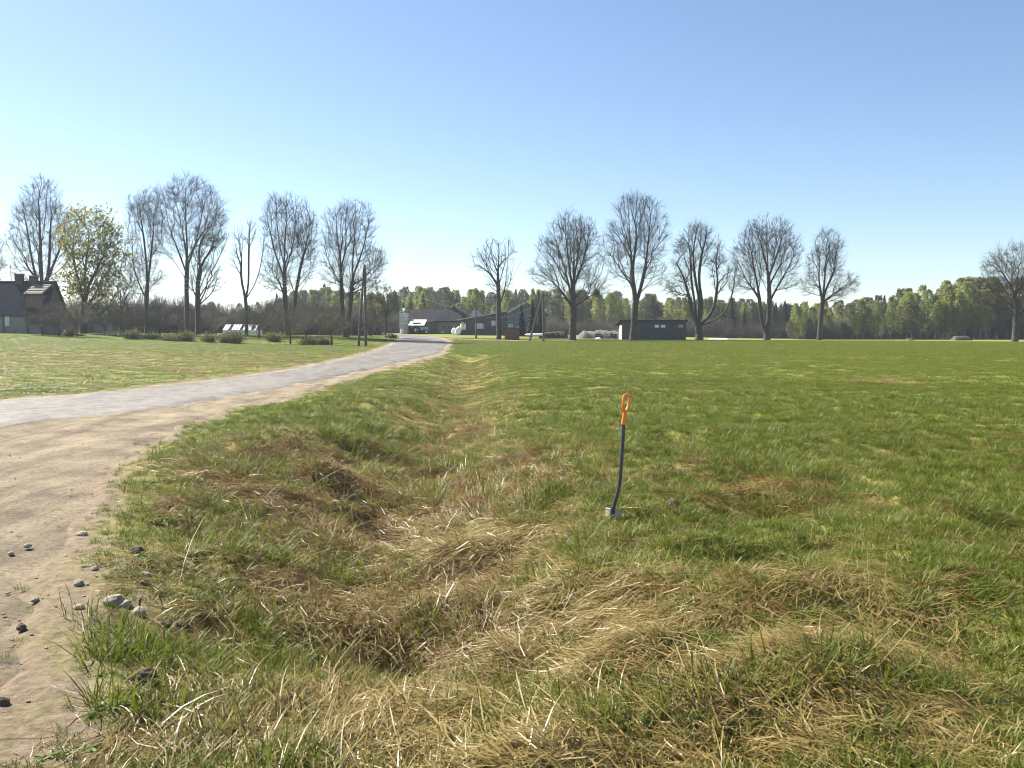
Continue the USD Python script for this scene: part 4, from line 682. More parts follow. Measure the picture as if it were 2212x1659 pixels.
# side building right of the maple trunk
D2 = 112.; p0, p1 = W(176, 719, D2), W(212, 719, D2); g2 = H1(*p0[:2]); sh = thing('side_outbuilding', 'small pale outbuilding glimpsed behind the maple trunk', 'shed')
obj('wall', MB().gable(p0[0], p1[0], D2, D2 + 4, g2 - .2, g2 + 2.3, g2 + 3.6, 'y').get(), 'pale_plaster', sh)
xm = (p0[0] + p1[0]) / 2
obj('roof', MB().slab((p0[0] - .2, D2 + 4.2, g2 + 2.15), (p0[0] - .2, D2 - .2, g2 + 2.15), (xm, D2 - .2, g2 + 3.72), (xm, D2 + 4.2, g2 + 3.72), .08).slab((p1[0] + .2, D2 - .2, g2 + 2.15), (p1[0] + .2, D2 + 4.2, g2 + 2.15), (xm, D2 + 4.2, g2 + 3.72), (xm, D2 - .2, g2 + 3.72), .08).get(), 'dark_roof', sh)
obj('door', MB().box(xm - .45, xm + .45, D2 - .05, D2 + .03, g2, g2 + 1.9).get(), 'brown_boards', sh)
# garden bench
B = W(243, 726, 99); B[2] = H1(B[0], B[1]); bn = thing('garden_bench', 'small grey plank bench on the lawn right of the maple trunk', 'bench', B)
obj('seat', MB().box(-.8, .8, -.2, .2, .4, .46).get(), 'weathered_laths', bn)
for s in (-.65, .65): obj('leg', MB().box(s - .05, s + .05, -.18, .18, -.05, .398).get(), 'weathered_laths', bn)

# greenhouse
D3 = 118.; a, b = W(481, 724, D3), W(554, 724, D3); g3 = H1((a[0] + b[0]) / 2, D3); gh = thing('greenhouse', 'small white-framed greenhouse with glazed roof among the garden trees', 'greenhouse')
L = b[0] - a[0]; zt, zm = g3 + 1.55, g3 + 1.0; z_eave = local(D3, 500, 713)[1]; z_ridge = local(D3, 500, 701)[1]; wd = 2.8
mb = MB().box(a[0], b[0], D3, D3 + .06, g3, g3 + .12); obj('base_rail', mb.get(), 'white_paint', gh)
obj('eave_rail', MB().box(a[0], b[0], D3, D3 + .06, z_eave - .05, z_eave + .03).get(), 'white_paint', gh); obj('ridge_rail', MB().box(a[0], b[0], D3 + wd / 2 - .04, D3 + wd / 2 + .04, z_ridge - .05, z_ridge + .03).get(), 'white_paint', gh)
obj('middle_rail', MB().box(a[0], b[0], D3, D3 + .05, (g3 + z_eave) / 2 - .03, (g3 + z_eave) / 2 + .03).get(), 'grey_wall', gh)
NB = 12
for k in range(NB + 1):
    x = a[0] + L * k / NB; obj('roof_bar', MB().slab((x - .035, D3 + .0, z_eave + .036), (x + .035, D3 + .0, z_eave + .036), (x + .035, D3 + wd / 2, z_ridge + .036), (x - .035, D3 + wd / 2, z_ridge + .036), .05).get(), 'grey_wall', gh)
    if k % 2 == 0: obj('post', MB().box(x - .035, x + .035, D3 - .01, D3 + .05, g3 + .121, z_eave - .051).get(), 'grey_wall', gh)
for k in range(NB):
    xa, xb = a[0] + L * k / NB + .036, a[0] + L * (k + 1) / NB - .036
    obj('roof_pane', MB().slab((xa, D3 + .01, z_eave + .02), (xb, D3 + .01, z_eave + .02), (xb, D3 + wd / 2 - .045, z_ridge + .0), (xa, D3 + wd / 2 - .045, z_ridge + .0), .008).get(), 'white_film' if k % 4 != 2 else 'pane', gh)
    if k != 7: obj('wall_pane', MB().box(xa, xb, D3 + .02, D3 + .028, g3 + .13, z_eave - .06).get(), 'white_film' if k not in (5, 6) else 'pane', gh)
obj('back_wall', MB().box(a[0], b[0], D3 + wd, D3 + wd + .03, g3, z_eave).get(), 'white_film', gh)
obj('gable_end', MB().box(a[0] - .03, a[0] - .001, D3, D3 + wd, g3, z_eave).get(), 'white_film', gh); obj('gable_end', MB().box(b[0] + .001, b[0] + .03, D3, D3 + wd, g3, z_eave).get(), 'white_film', gh)

# farm: concrete tower, long barn, canopy, tractor
D4 = 162.
a, b = W(863, 723, D4), W(881, 723, D4); g4 = H1(a[0], D4); zt = local(D4, 870, 676)[1]
tw = thing('concrete_tower', 'narrow grey concrete tower at the left end of the dark barn', 'tower'); obj('shaft', MB().box(a[0], b[0], D4, D4 + 1.7, g4 - .2, zt).get(), 'concrete', tw)
for k in range(1, 5): zz = g4 + (zt - g4) * k / 5; obj('joint_band', MB().box(a[0] - .015, b[0] + .015, D4 - .015, D4 + 1.715, zz - .03, zz + .03).get(), 'grey_wall', tw)
obj('roof_sheet', MB().slab((a[0] - .15, D4 - .15, zt + .05), ((a[0] + b[0]) / 2 + .2, D4 - .15, zt + .55), ((a[0] + b[0]) / 2 + .2, D4 + 1.8, zt + .55), (a[0] - .15, D4 + 1.8, zt + .05), .06).get(), 'cream_sheet', tw)
obj('vent_pipe', MB().tube([(a[0] + .75, D4 + .8, zt), (a[0] + .75, D4 + .8, zt + .95)], .2, 8).get(), 'white_paint', tw)
bp = W(868, 723, D4 - 3); br = thing('white_barrel', 'small white barrel on the verge before the concrete tower', 'barrel', (bp[0], bp[1], H1(bp[0], bp[1]))); obj('drum', MB().tube([(0, 0, 0), (0, 0, .25), (0, 0, .7), (0, 0, .95)], [.28, .32, .32, .28], 10).get(), 'white_film', br); obj('lid', MB().tube([(0, 0, .952), (0, 0, 1.0)], .25, 10).get(), 'grey_wall', br)
DB = 165.; bn_ = thing('long_barn', 'long dark-roofed barn with a big door behind the canopy', 'barn'); Xb = lambda sx: local(DB, sx, 700)[0]; Zb = lambda sy: local(DB, 950, sy)[1]
x0, x1, gB = Xb(886), Xb(1006), H1(Xb(940), DB); ze, zr = Zb(691), Zb(668); dp = 4.2
obj('wall', MB().gable(x0, x1, DB, DB + dp, gB - .3, ze, zr - .15, 'x').get(), 'grey_wall', bn_)
sl = (zr - ze) / (dp / 2); o = .4
obj('roof', MB().slab((x0 - .3, DB - o, ze - o * sl), (x1 + .3, DB - o, ze - o * sl), (x1 + .3, DB + dp / 2, zr), (x0 - .3, DB + dp / 2, zr), .1).slab((x1 + .3, DB + dp + o, ze - o * sl), (x0 - .3, DB + dp + o, ze - o * sl), (x0 - .3, DB + dp / 2, zr), (x1 + .3, DB + dp / 2, zr), .1).get(), 'dark_roof', bn_)
# cross roof at the right end, with a torn ridge
xa, xb, zp = Xb(938), Xb(1004), Zb(659)
obj('cross_gable', MB().add([(xa, DB - .55, ze - .2), (xb, DB - .55, ze - .2), ((xa + xb) / 2 + .8, DB + 2.2, zp), (xa, DB + 4.5, ze), (xb, DB + 4.5, ze)], [(0, 1, 2), (1, 4, 2), (4, 3, 2), (3, 0, 2), (0, 3, 4), (0, 4, 1)]).get(), 'dark_roof', bn_)
for k, (sa, sb, za, zb) in enumerate([(972, 979, 664, 657), (981, 986, 661, 656)]): obj('lifted_sheet', MB().slab((Xb(sa), DB + 1.6, Zb(za)), (Xb(sb), DB + 1.6, Zb(zb)), (Xb(sb), DB + 2.4, Zb(zb) + .1), (Xb(sa), DB + 2.4, Zb(za) + .1), .05).get(), 'weathered_laths', bn_)
obj('door', MB().box(Xb(929), Xb(947), DB - .06, DB + .02, gB, Zb(697)).get(), 'brown_boards', bn_)
for sa, sb in [(957, 963), (967, 973), (980, 986)]: window(bn_, Xb(sa), Xb(sb), DB - .002, Zb(711), Zb(703), 'grey_wall')
obj('lower_panel', MB().box(Xb(952), Xb(960), DB - .05, DB + .02, gB + .2, Zb(715)).get(), 'concrete', bn_)
DC = 158.; cn = thing('open_canopy', 'open lean-to canopy with a bright cream roof beside the tower', 'canopy'); Xc = lambda sx: local(DC, sx, 700)[0]; Zc = lambda sy: local(DC, 900, sy)[1]; gc = H1(Xc(900), DC)
for k in range(8):
    xa, xb = Xc(882.5) + (Xc(917) - Xc(882.5)) * k / 8, Xc(882.5) + (Xc(917) - Xc(882.5)) * (k + 1) / 8 - .015
    obj('roof_sheet', MB().slab((xa, DC - .4, Zc(702.5)), (xb, DC - .4, Zc(702.5)), (xb, DC + 4.4, Zc(694) + .35), (xa, DC + 4.4, Zc(694) + .35), .05).get(), 'cream_sheet', cn)
for sx in (883.5, 900, 916): obj('post', MB().box(Xc(sx) - .08, Xc(sx) + .08, DC - .1, DC + .06, gc - .1, Zc(703.5)).get(), 'pole_wood', cn); obj('post', MB().box(Xc(sx) - .08, Xc(sx) + .08, DC + 4.1, DC + 4.26, gc - .1, Zc(697)).get(), 'pole_wood', cn)
obj('back_wall', MB().box(Xc(882.5), Xc(917), DC + 4.3, DC + 4.42, gc - .1, Zc(697)).get(), 'brown_boards', cn); obj('side_wall', MB().box(Xc(882.5) - .1, Xc(882.5) - .002, DC, DC + 4.3, gc - .1, Zc(702.5)).get(), 'brown_boards', cn)
tp = np.array([Xc(900.5), DC + 1.2, gc]); tr = thing('tractor', 'pale blue tractor parked under the cream canopy', 'tractor', tp, -1.3)
obj('hood', MB().box(-.35, .35, .5, 1.9, .75, 1.35).get(), 'tractor_blue', tr); obj('chassis', MB().box(-.3, .3, -.9, 1.9, .45, .748).get(), 'dark_metal', tr); cb = obj('cab', MB().box(-.65, .65, -1., .48, 2.05, 2.2).box(-.65, -.57, -1., -.92, .95, 2.05).box(.57, .65, -1., -.92, .95, 2.05).box(-.65, -.57, .4, .48, .95, 2.05).box(.57, .65, .4, .48, .95, 2.05).box(-.65, .65, -1., .48, .76, .948).get(), 'tractor_blue', tr)
obj('windshield', MB().box(-.56, .56, .43, .445, .95, 2.04).get(), 'pane', cb)
def wheel(c, r, w): p = np.array(c, float); return MB().tube([p - [w / 2, 0, 0], p - [w * .35, 0, 0], p + [w * .35, 0, 0], p + [w / 2, 0, 0]], [r * .86, r, r, r * .86], 14).get()
for c, r, w in [((-.75, -.45, .75), .75, .4), ((.75, -.45, .75), .75, .4), ((-.65, 1.5, .45), .45, .25), ((.65, 1.5, .45), .45, .25)]:
    wl = obj('wheel', wheel(c, r, w), 'rubber', tr); obj('rim', wheel((c[0] + math.copysign(.03, c[0]), c[1], c[2]), r * .5, w + .02), 'cream_sheet', wl)
obj('exhaust', MB().tube([(.2, 1.2, 1.35), (.2, 1.2, 2.3)], .04, 6).get(), 'dark_metal', tr)
# white bags
for k, (sx, r, h, lab) in enumerate([(981, .4, 1.2, 'slumped white bulk bag left of its leaning neighbour by the lean-to'), (989, .5, 1.45, 'taller leaning white bulk bag beside the lean-to wall')]):
    p = W(sx, 723, 150 - k); z0 = H1(p[0], p[1]); rs = np.random.RandomState(60 + k); ico = trimesh.creation.icosphere(3, 1.0); v = ico.vertices.copy(); v = np.sign(v) * np.abs(v) ** .7
    v = v * [r, r * .9, h / 2] + [0, 0, h / 2]; v += (meshkit.fbm(v * 2.2 + k, 3, k)[:, None] - .5) * .5 * np.c_[ico.vertices[:, :2], ico.vertices[:, 2:] * .3]; v[:, 0] += k * .3 * v[:, 2] * .5; v[:, 2] = np.maximum(v[:, 2], 0)
    t = thing('bulk_bag', lab, 'bag', (p[0], p[1], z0)); obj('sack', (v, ico.faces), 'white_film', t, smooth=True); obj('tied_neck', MB().tube([(k * .2, 0, h * .93), (k * .25, 0, h * 1.1)], [.16, .08], 8).get(), 'white_film', t)
# lean-to and gabled barn
DE = 150.; Xe = lambda sx: local(DE, sx, 700)[0]; Ze = lambda sy: local(DE, 1050, sy)[1]; ge = H1(Xe(1050), DE)
le = thing('lean_to_shed', 'low dark lean-to with a rising roof edge, left of the gabled barn', 'shed')
xa, xb = Xe(994), Xe(1096); za, zb = Ze(690), Ze(672)
obj('wall', MB().add([(xa, DE, ge - .2), (xb, DE, ge - .2), (xb, DE, zb), (xa, DE, za), (xa, DE + 7, ge - .2), (xb, DE + 7, ge - .2), (xb, DE + 7, zb), (xa, DE + 7, za)], [(0, 1, 2, 3), (5, 4, 7, 6), (4, 0, 3, 7), (1, 5, 6, 2), (3, 2, 6, 7)]).get(), 'dark_grey_boards', le)
obj('roof', MB().slab((xa - .5, DE - .5, za + .03), (xb, DE - .5, zb + .13), (xb, DE + 7.3, zb + .13), (xa - .5, DE + 7.3, za + .03), .12).get(), 'dark_roof', le)
obj('fascia', MB().slab((xa - .5, DE - .53, za - .02), (xb, DE - .53, zb + .08), (xb, DE - .502, zb + .08), (xa - .5, DE - .502, za - .02), .14).get(), 'weathered_laths', le)
for sa, sb, st, sb2 in [(1026, 1044, 699, 710), (1062, 1070, 693, 703)]: window(le, Xe(sa), Xe(sb), DE - .002, Ze(sb2), Ze(st), 'white_paint', 2 if sb - sa > 12 else 0, 'weathered_laths')
obj('hatch', MB().box(Xe(1062), Xe(1071), DE - .05, DE + .02, Ze(718), Ze(706)).get(), 'brown_boards', le)
for k, sx in enumerate((997.5, 1003)):
    p = np.array([Xe(sx), DE - .9 - .1 * k, ge]); t = thing('plastic_roll', ('shorter' if k else 'taller') + ' cream sheet bundle leaning at the left end of the lean-to', 'sheet bundle', p); obj('bundle', MB().tube([(0, 0, .95), (.05, .25, 1.6), (.1, .45, 2.2 - .25 * k)], [.26, .32, .24], 9).get(), 'cream_sheet', t); obj('stand', MB().box(-.25, .25, -.1, .2, 0, .94).get(), 'dark_grey_boards', t)
DG = 168.; Xg = lambda sx: local(DG, sx, 700)[0]; Zg = lambda sy: local(DG, 1130, sy)[1]; gg = H1(Xg(1130), DG); gb = thing('gabled_barn', 'big blue-grey barn with a broad gable facing the field', 'barn')
xa, xb, ze, zr = Xg(1090), Xg(1180), Zg(678), Zg(652)
obj('wall', MB().gable(xa, xb, DG, DG + 16, gg - .3, ze, zr - .15, 'y').get(), 'blue_grey_boards', gb)
for k in range(14): xx = xa + (xb - xa) * (k + .5) / 14; zz = ze + (zr - ze) * (1 - abs((k + .5) / 14 - .5) * 2) - .3; obj('board_strip', MB().box(xx - .05, xx + .05, DG - .03, DG + .01, gg, zz).get(), 'blue_grey_boards', gb)
xm = (xa + xb) / 2; sl = (zr - ze) / (xb - xm)
rfg = obj('roof', MB().slab((xa - .5, DG + 16.4, ze - .5 * sl), (xa - .5, DG - .5, ze - .5 * sl), (xm, DG - .5, zr), (xm, DG + 16.4, zr), .12).slab((xb + .5, DG - .5, ze - .5 * sl), (xb + .5, DG + 16.4, ze - .5 * sl), (xm, DG + 16.4, zr), (xm, DG - .5, zr), .12).get(), 'dark_roof', gb)
obj('verge_board', MB().slab((xa - .5, DG - .54, ze - .5 * sl + .02), (xm, DG - .54, zr + .02), (xm, DG - .503, zr + .02), (xa - .5, DG - .503, ze - .5 * sl + .02), .22).get(), 'weathered_laths', gb)
obj('side_annex', MB().box(Xg(1080), xa - .01, DG + .5, DG + 9, gg, Zg(681)).get(), 'cream_sheet', gb)
obj('door', MB().box(Xg(1118), Xg(1142), DG - .07, DG + .03, gg, Zg(698)).get(), 'dark_grey_boards', gb); window(gb, Xg(1099), Xg(1107), DG - .05, Zg(706), Zg(700))
# white ridge ventilator seen above the lean-to
p = W(1028, 690, 160); vt = thing('ventilator_hut', 'small pale gable hut top showing above the lean-to roof', 'hut', (p[0], p[1], H1(p[0], p[1]))); obj('wall', MB().gable(-.8, .8, -1, 1, 0, 4.2, 5.1, 'y').get(), 'concrete', vt); obj('roof', MB().slab((-.95, 1.1, 4.1), (-.95, -1.1, 4.1), (0, -1.1, 5.2), (0, 1.1, 5.2), .07).slab((.95, -1.1, 4.1), (.95, 1.1, 4.1), (0, 1.1, 5.2), (0, -1.1, 5.2), .07).get(), 'dark_roof', vt)
# rusty hut
DH = 119.; a, b = W(1090, 734, DH), W(1122, 734, DH); gh_ = H1(a[0], DH); zt = local(DH, 1100, 709)[1]; hu = thing('rusty_hut', 'rust-brown box hut by the farm track right of the ragged tree', 'hut')
obj('body', MB().box(a[0], b[0], DH, DH + 2.0, gh_ - .1, zt - .1).get(), 'rust_brown', hu); obj('roof', MB().box(a[0] - .1, b[0] + .15, DH - .12, DH + 2.1, zt - .098, zt).get(), 'dark_roof', hu)
for k in range(11): xx = a[0] + (b[0] - a[0]) * (k + .5) / 11; obj('wall_board', MB().box(xx - .075, xx + .075, DH - .025, DH - .002, gh_, zt - .12).get(), 'rust_brown', hu)
# spruces before the barn
for k, (sx, h) in enumerate([(1126, 5.5), (1150, 6.2), (1166, 5.0)]):
    p = W(sx, 728, 140 + k); lab = ['dark small spruce right of the rusty hut', 'tallest dark spruce in front of the gabled barn', 'dark spruce just left of the right pole pair'][k]; t = thing('spruce_tree', lab, 'spruce', (p[0], p[1], H1(p[0], p[1])), k, None, h / 10.)
    for pn, m, me in KINDS['spruce'][k % 2]: obj(pn, me, m, t)
# long shed at right
DS = 124.; Xs = lambda sx: local(DS, sx, 700)[0]; Zz = lambda sy: local(DS, 1400, sy)[1]; gs = H1(Xs(1400), DS); sd = thing('long_grey_shed', 'long low dark grey shed with two bright windows behind the field', 'shed')
xa, xb, zt = Xs(1344), Xs(1482), Zz(691)
obj('wall', MB().add([(xa, DS, gs - .4), (xb, DS, gs - .4), (xb, DS, zt - .1), (xa, DS, zt - .1), (xa, DS + 5, gs - .4), (xb, DS + 5, gs - .4), (xb, DS + 5, zt - .8), (xa, DS + 5, zt - .8)], [(0, 1, 2, 3), (5, 4, 7, 6), (4, 0, 3, 7), (1, 5, 6, 2), (3, 2, 6, 7)]).get(), 'dark_grey_boards', sd)
obj('roof', MB().slab((xa - .5, DS - .4, zt), (xb + .3, DS - .4, zt), (xb + .3, DS + 5.3, zt - .72), (xa - .5, DS + 5.3, zt - .72), .1).get(), 'dark_roof', sd)
for k in range(30): xx = xa + (xb - xa) * (k + .5) / 30; obj('wall_board', MB().box(xx - .13, xx + .13, DS - .022 - .008 * (k % 2), DS - .001, gs - .1, zt - .12).get(), 'dark_grey_boards', sd)
for sa, sb, bk in [(1413.5, 1424, 'white_film'), (1426.5, 1438, 'white_film'), (1464, 1476, 'grey_wall')]: window(sd, Xs(sa), Xs(sb), DS - .03, Zz(708.5), Zz(701), 'grey_wall', 0, bk)
obj('end_board', MB().box(xa - .12, xa - .003, DS - .05, DS + 2, gs - .1, Zz(703)).get(), 'cream_sheet', sd); obj('door', MB().box(Xs(1350), Xs(1363), DS - .06, DS - .031, gs - .1, Zz(708)).get(), 'brown_boards', sd)

# timber and tarp piles
def heap(name, lab, cat, sx0, sx1, sy, d, h, m, seed, w=1.6, nx=40):
    a, b = W(sx0, sy, d), W(sx1, sy, d); L = b[0] - a[0]; u, v = np.linspace(0, 1, nx), np.linspace(-1, 1, 14); U, V = np.meshgrid(u, v, indexing='ij')
    prof = (1 - np.abs(V) ** 3) * np.minimum(1, np.minimum(U, 1 - U) * 7) ** .6; nz = meshkit.fbm(np.stack([U * L * 1.2, V * 1.5, np.zeros_like(U)], -1), 4, seed)
    x = U * L - L / 2; y = V * w; z = prof * h * (.72 + .5 * nz) - .05; i, j = np.meshgrid(np.arange(nx - 1), np.arange(13), indexing='ij'); q = np.stack([i * 14 + j, (i + 1) * 14 + j, (i + 1) * 14 + j + 1, i * 14 + j + 1], -1).reshape(-1, 4)
    c = (a + b) / 2; t = thing(name, lab, cat, (c[0], d, H1(c[0], d))); obj('cover', (np.stack([x, y, z], -1).reshape(-1, 3), q), m, t, smooth=True); return t, L
t, L = heap('log_pile', 'dark heap of cut logs and scrap between the right pole pair and the dense tree', 'log pile', 1164, 1228, 727, 132, 1.1, 'log_pile', 3)
rs = np.random.RandomState(5)
for k in range(26): x = (rs.rand() - .5) * L * .95; y = -1.1 - .4 * rs.rand(); z = .12 + .75 * rs.rand() * (1 - abs(x) / L); r = .1 + .08 * rs.rand(); obj('log', MB().tube([(x - .1, y, z), (x + .05, y + 1.8, z)], r, 8).get(), 'log_pile' if k % 3 else 'pole_wood', t)
p = W(1158, 725, 131); bt = thing('upturned_boat', 'pale pointed plank hull lying left of the log heap', 'boat', (p[0], p[1], H1(p[0], p[1])), .1)
u = np.linspace(-1, 1, 15); wd_ = .55 * (1 - u ** 2) ** .6 + .02; vv, ff = [], []
for k in range(15):
    for c in range(7): an = math.pi * c / 6; vv.append((u[k] * 1.8, math.cos(an) * wd_[k], .3 + math.sin(an) * wd_[k] * .8 + .25 * abs(u[k]) ** 2))
for k in range(14):
    for c in range(6): ff.append((k * 7 + c, (k + 1) * 7 + c, (k + 1) * 7 + c + 1, k * 7 + c + 1))
obj('hull', (vv, ff), 'weathered_laths', bt, smooth=True)
for sx_ in (-.9, .9): obj('trestle', MB().box(sx_ - .06, sx_ + .06, -.4, .4, 0, .32).get(), 'pole_wood', bt)
t, L = heap('tarp_covered_pile', 'long grey tarp-covered pile weighted with tyres, between the dense tree and the shed', 'covered pile', 1246, 1346, 728, 134, 1.25, 'grey_tarp', 8, 2.2, 70)
for k in range(9): x = -L / 2 + 1.5 + (L - 2) * k / 9 + rs.rand() * .4; z = .25 + .5 * rs.rand(); obj('tyre', MB().tube([(x + .3 * math.cos(q), -1.75 + .2 * math.sin(q), z * .7 + .2 * math.sin(q)) for q in np.linspace(0, 2 * math.pi, 13)], .11, 6, False).get(), 'rubber', t)
for k, (sx, w_, lab) in enumerate([(1240, .3, 'crumpled white plastic sheet at the foot of the dense tree'), (1292, .5, 'loose white plastic scraps in front of the tarp pile')]):
    p = W(sx, 729.5, 126); t, L = heap('plastic_sheet', lab, 'plastic sheet', sx - 12 * w_, sx + 12 * w_, 729, 127, .3, 'white_film', 20 + k, .4, 16)
heap('plastic_sheet', 'long crumpled white plastic sheet on the ground right of the fan-stemmed tree', 'plastic sheet', 1530, 1572, 733, 138, .2, 'white_film', 30, 1.0, 30)
heap('plastic_sheet', 'greyish plastic sheet lying right of the brightest white one', 'plastic sheet', 1570, 1592, 733, 139, .2, 'grey_tarp', 31, 1.0, 20)
heap('brush_pile', 'brown brush heap on the field edge before the birch wood', 'brush pile', 2056, 2096, 737, 170, .9, 'dark_brush', 33, 1.2, 24)
heap('brush_pile', 'low dark earth heap on the field edge left of the brush heap', 'earth heap', 1958, 1974, 736, 170, .45, 'soil_clod', 34, .7, 14)
heap('cut_grass_heap', 'small heap of dead brown grass on the lawn by the road', 'grass heap', 700, 740, 763, 62, .16, 'dark_brush', 35, .5, 18)

# ------------------------------------------------------------------ poles and wires
def pole(name, lab, sx, sy, d, top, lean=None, group=None):
    p = W(sx, sy, d); z = H1(p[0], p[1]); zt = local(d, sx, top)[1] - z; t = thing(name, lab, 'utility pole', (p[0], p[1], z))
    obj('pole', MB().tube([(0, 0, -.3), (0, 0, zt)], [.14, .10], 8).get(), 'pole_wood', t)
    if lean: q = W(lean[0], lean[1], d) - p; q[2] = 0; obj('brace', MB().tube([(q[0], q[1], -.2), (q[0] * .08, q[1] * .05 - .12, zt * .97)], [.13, .10], 8).get(), 'pole_wood', t)
    return t, np.array([p[0], p[1], z + zt])
t1, T1 = pole('braced_pole', 'braced wooden pole pair on the lawn left of the road', 790, 749, 82, 572, (774, 748))
ob = obj('crossarm', MB().box(-.05, .05, -.6, .6, T1[2] - H1(T1[0], T1[1]) - .5, T1[2] - H1(T1[0], T1[1]) - .4).get(), 'pole_wood', t1)
t2, T2 = pole('braced_pole', 'braced wooden pole pair with a long slanting leg right of the spruces', 1174, 738, 112, 634, (1143, 737)); t3, T3 = pole('thin_pole', 'thin single pole on the grass before the lean-to', 1028.5, 735, 124, 664)
for o_, tt, TT in ((0, t2, T2), (1, t3, T3)): zz = TT[2] - H1(TT[0], TT[1]); obj('crossarm', MB().box(-.5, .5, -.05, .05, zz - .35, zz - .27).get(), 'pole_wood', tt)
def wire(a, b, sag, lab):
    u = np.linspace(0, 1, 22)[:, None]; p = a * (1 - u) + b * u; p[:, 2] -= sag * 4 * (u[:, 0] * (1 - u[:, 0])); o = obj('overhead_wire', MB().tube(p, .014, 3, False).get(), 'weathered_laths'); tag(o, lab, 'wire')
wire(T2 + [-.45, 0, -.3], T3 + [.45, 0, -.3], .9, 'upper sagging wire between the thin pole and the right pole pair'); wire(T2 + [.45, 0, -.35], T3 + [-.3, 0, -.9], 1.5, 'lower sagging wire between the thin pole and the right pole pair')
wire(T1 + [0, -.5, -.4], W(1000, 655, 165), .8, 'overhead wire from the left pole pair towards the barn roofs'); wire(T1 + [0, .5, -.4], T3 + [0, 0, -.2], 1.0, 'overhead wire from the left pole pair to the thin pole')
for k, dz in enumerate((0, .5, 1.0)): wire(T1 + [0, (k - 1) * .5, -.4 - dz * .2], W(380, 600 + k * 10, 100), .9, ['highest', 'middle', 'lowest'][k] + ' wire crossing left from the pole pair to the tall trees')

# ------------------------------------------------------------------ spade
DSP = float(at(1324, 1121)[1]); s_ = DSP / F; foot = W(1324, 1122, DSP); gz = H1(foot[0], foot[1]); dy = gz - foot[2]
sp = thing('spade', 'garden spade with an orange D-shaped handle stuck upright in the grass', 'spade', (foot[0], foot[1], gz))
def SPt(sx, sy): q = W(sx, sy, DSP) - foot; return np.array([q[0], 0.0, q[2]])
ctrlp = [SPt(1347.5, 912), SPt(1345, 960), SPt(1341.5, 1010), SPt(1338.5, 1046), SPt(1334.5, 1066), SPt(1328.5, 1084), SPt(1324, 1104), SPt(1322.5, 1114)]
cp = np.array(ctrlp); t_ = np.r_[0, np.cumsum(np.linalg.norm(np.diff(cp, axis=0), axis=1))]; uu = np.linspace(0, t_[-1], 40); sh_ = np.stack([gaussian_filter(np.interp(uu, t_, cp[:, k]), 1.5, mode='nearest') for k in range(3)], 1)
obj('shaft', MB().tube(sh_, np.interp(uu, [0, uu[-1] * .75, uu[-1]], [.0165, .0175, .0185]), 14).get(), 'grey_steel_shaft', sp, smooth=50)
top, nk = SPt(1354.5, 854), SPt(1347.2, 918); ax = (top - nk) / np.linalg.norm(top - nk); hd = np.array([math.cos(.95), math.sin(.95), 0]); hd = hd - ax * (hd @ ax); hd /= np.linalg.norm(hd); Lh = np.linalg.norm(top - nk)
hm = MB(); hm.tube([nk, nk + ax * Lh * .2, nk + ax * Lh * .42], [.0235, .022, .019], 14)
prof = [(0, .42), (.6, .49), (.92, .61), (1.0, .78), (.95, .93), (.82, .985)]
hw = .056
for sgn in (-1, 1): hm.tube([nk + ax * Lh * b + hd * hw * a * sgn for a, b in prof], [.017, .0145, .0125, .012, .012, .013], 10)
obj('handle', hm.get(), 'orange_plastic', sp, smooth=50)
obj('grip', MB().tube([nk + ax * Lh * .975 + hd * hw * a for a in np.linspace(-.9, .9, 7)], [.012, .0155, .017, .0175, .017, .0155, .012], 12).get(), 'orange_plastic', sp, smooth=50)
# blade: curved steel with turned foot treads, mostly in the ground
bx = np.array([math.cos(-.55), math.sin(-.55), 0]); bn2 = np.array([-bx[1], bx[0], 0]); bt0 = SPt(1323.5, 1103); dn = np.array([-.08, 0, -1.0]); vv, ff = [], []
nu, nv = 13, 8
for side in (0, 1):
    for i in range(nu):
        for j in range(nv):
            a, b = (i / (nu - 1) - .5) * 2, j / (nv - 1); w_ = .078 * (1 - .12 * b ** 2); c = .022 * (a * a) * (1 - b * .4); vv.append(bt0 + bx * w_ * a + bn2 * (c + side * .0025) + dn * (.27 * b + (.02 * a * a * b ** 4 * -1)))
o2 = nu * nv
for i in range(nu - 1):
    for j in range(nv - 1): k = i * nv + j; ff += [(k, k + nv, k + nv + 1, k + 1), (o2 + k, o2 + k + 1, o2 + k + nv + 1, o2 + k + nv)]
for i in range(nu - 1): k = i * nv; ff += [(k, o2 + k, o2 + k + nv, k + nv)]
obj('blade', (vv, ff), 'blade_steel', sp, smooth=40)
for sgn in (-1, 1):
    pa, pb = bt0 + bx * .02 * sgn + [0, 0, .004], bt0 + bx * .078 * sgn + bn2 * .02 + [0, 0, .004]; obj('foot_tread', MB().tube([pa, (pa + pb) / 2 + bn2 * .004, pb], [.007, .008, .006], 8).get(), 'blade_steel', sp)
obj('socket', MB().tube([bt0 + [.004, 0, .035], bt0 + [0, 0, -.02], bt0 + dn * .09], [.022, .0235, .015], 12).get(), 'grey_steel_shaft', sp, smooth=50)

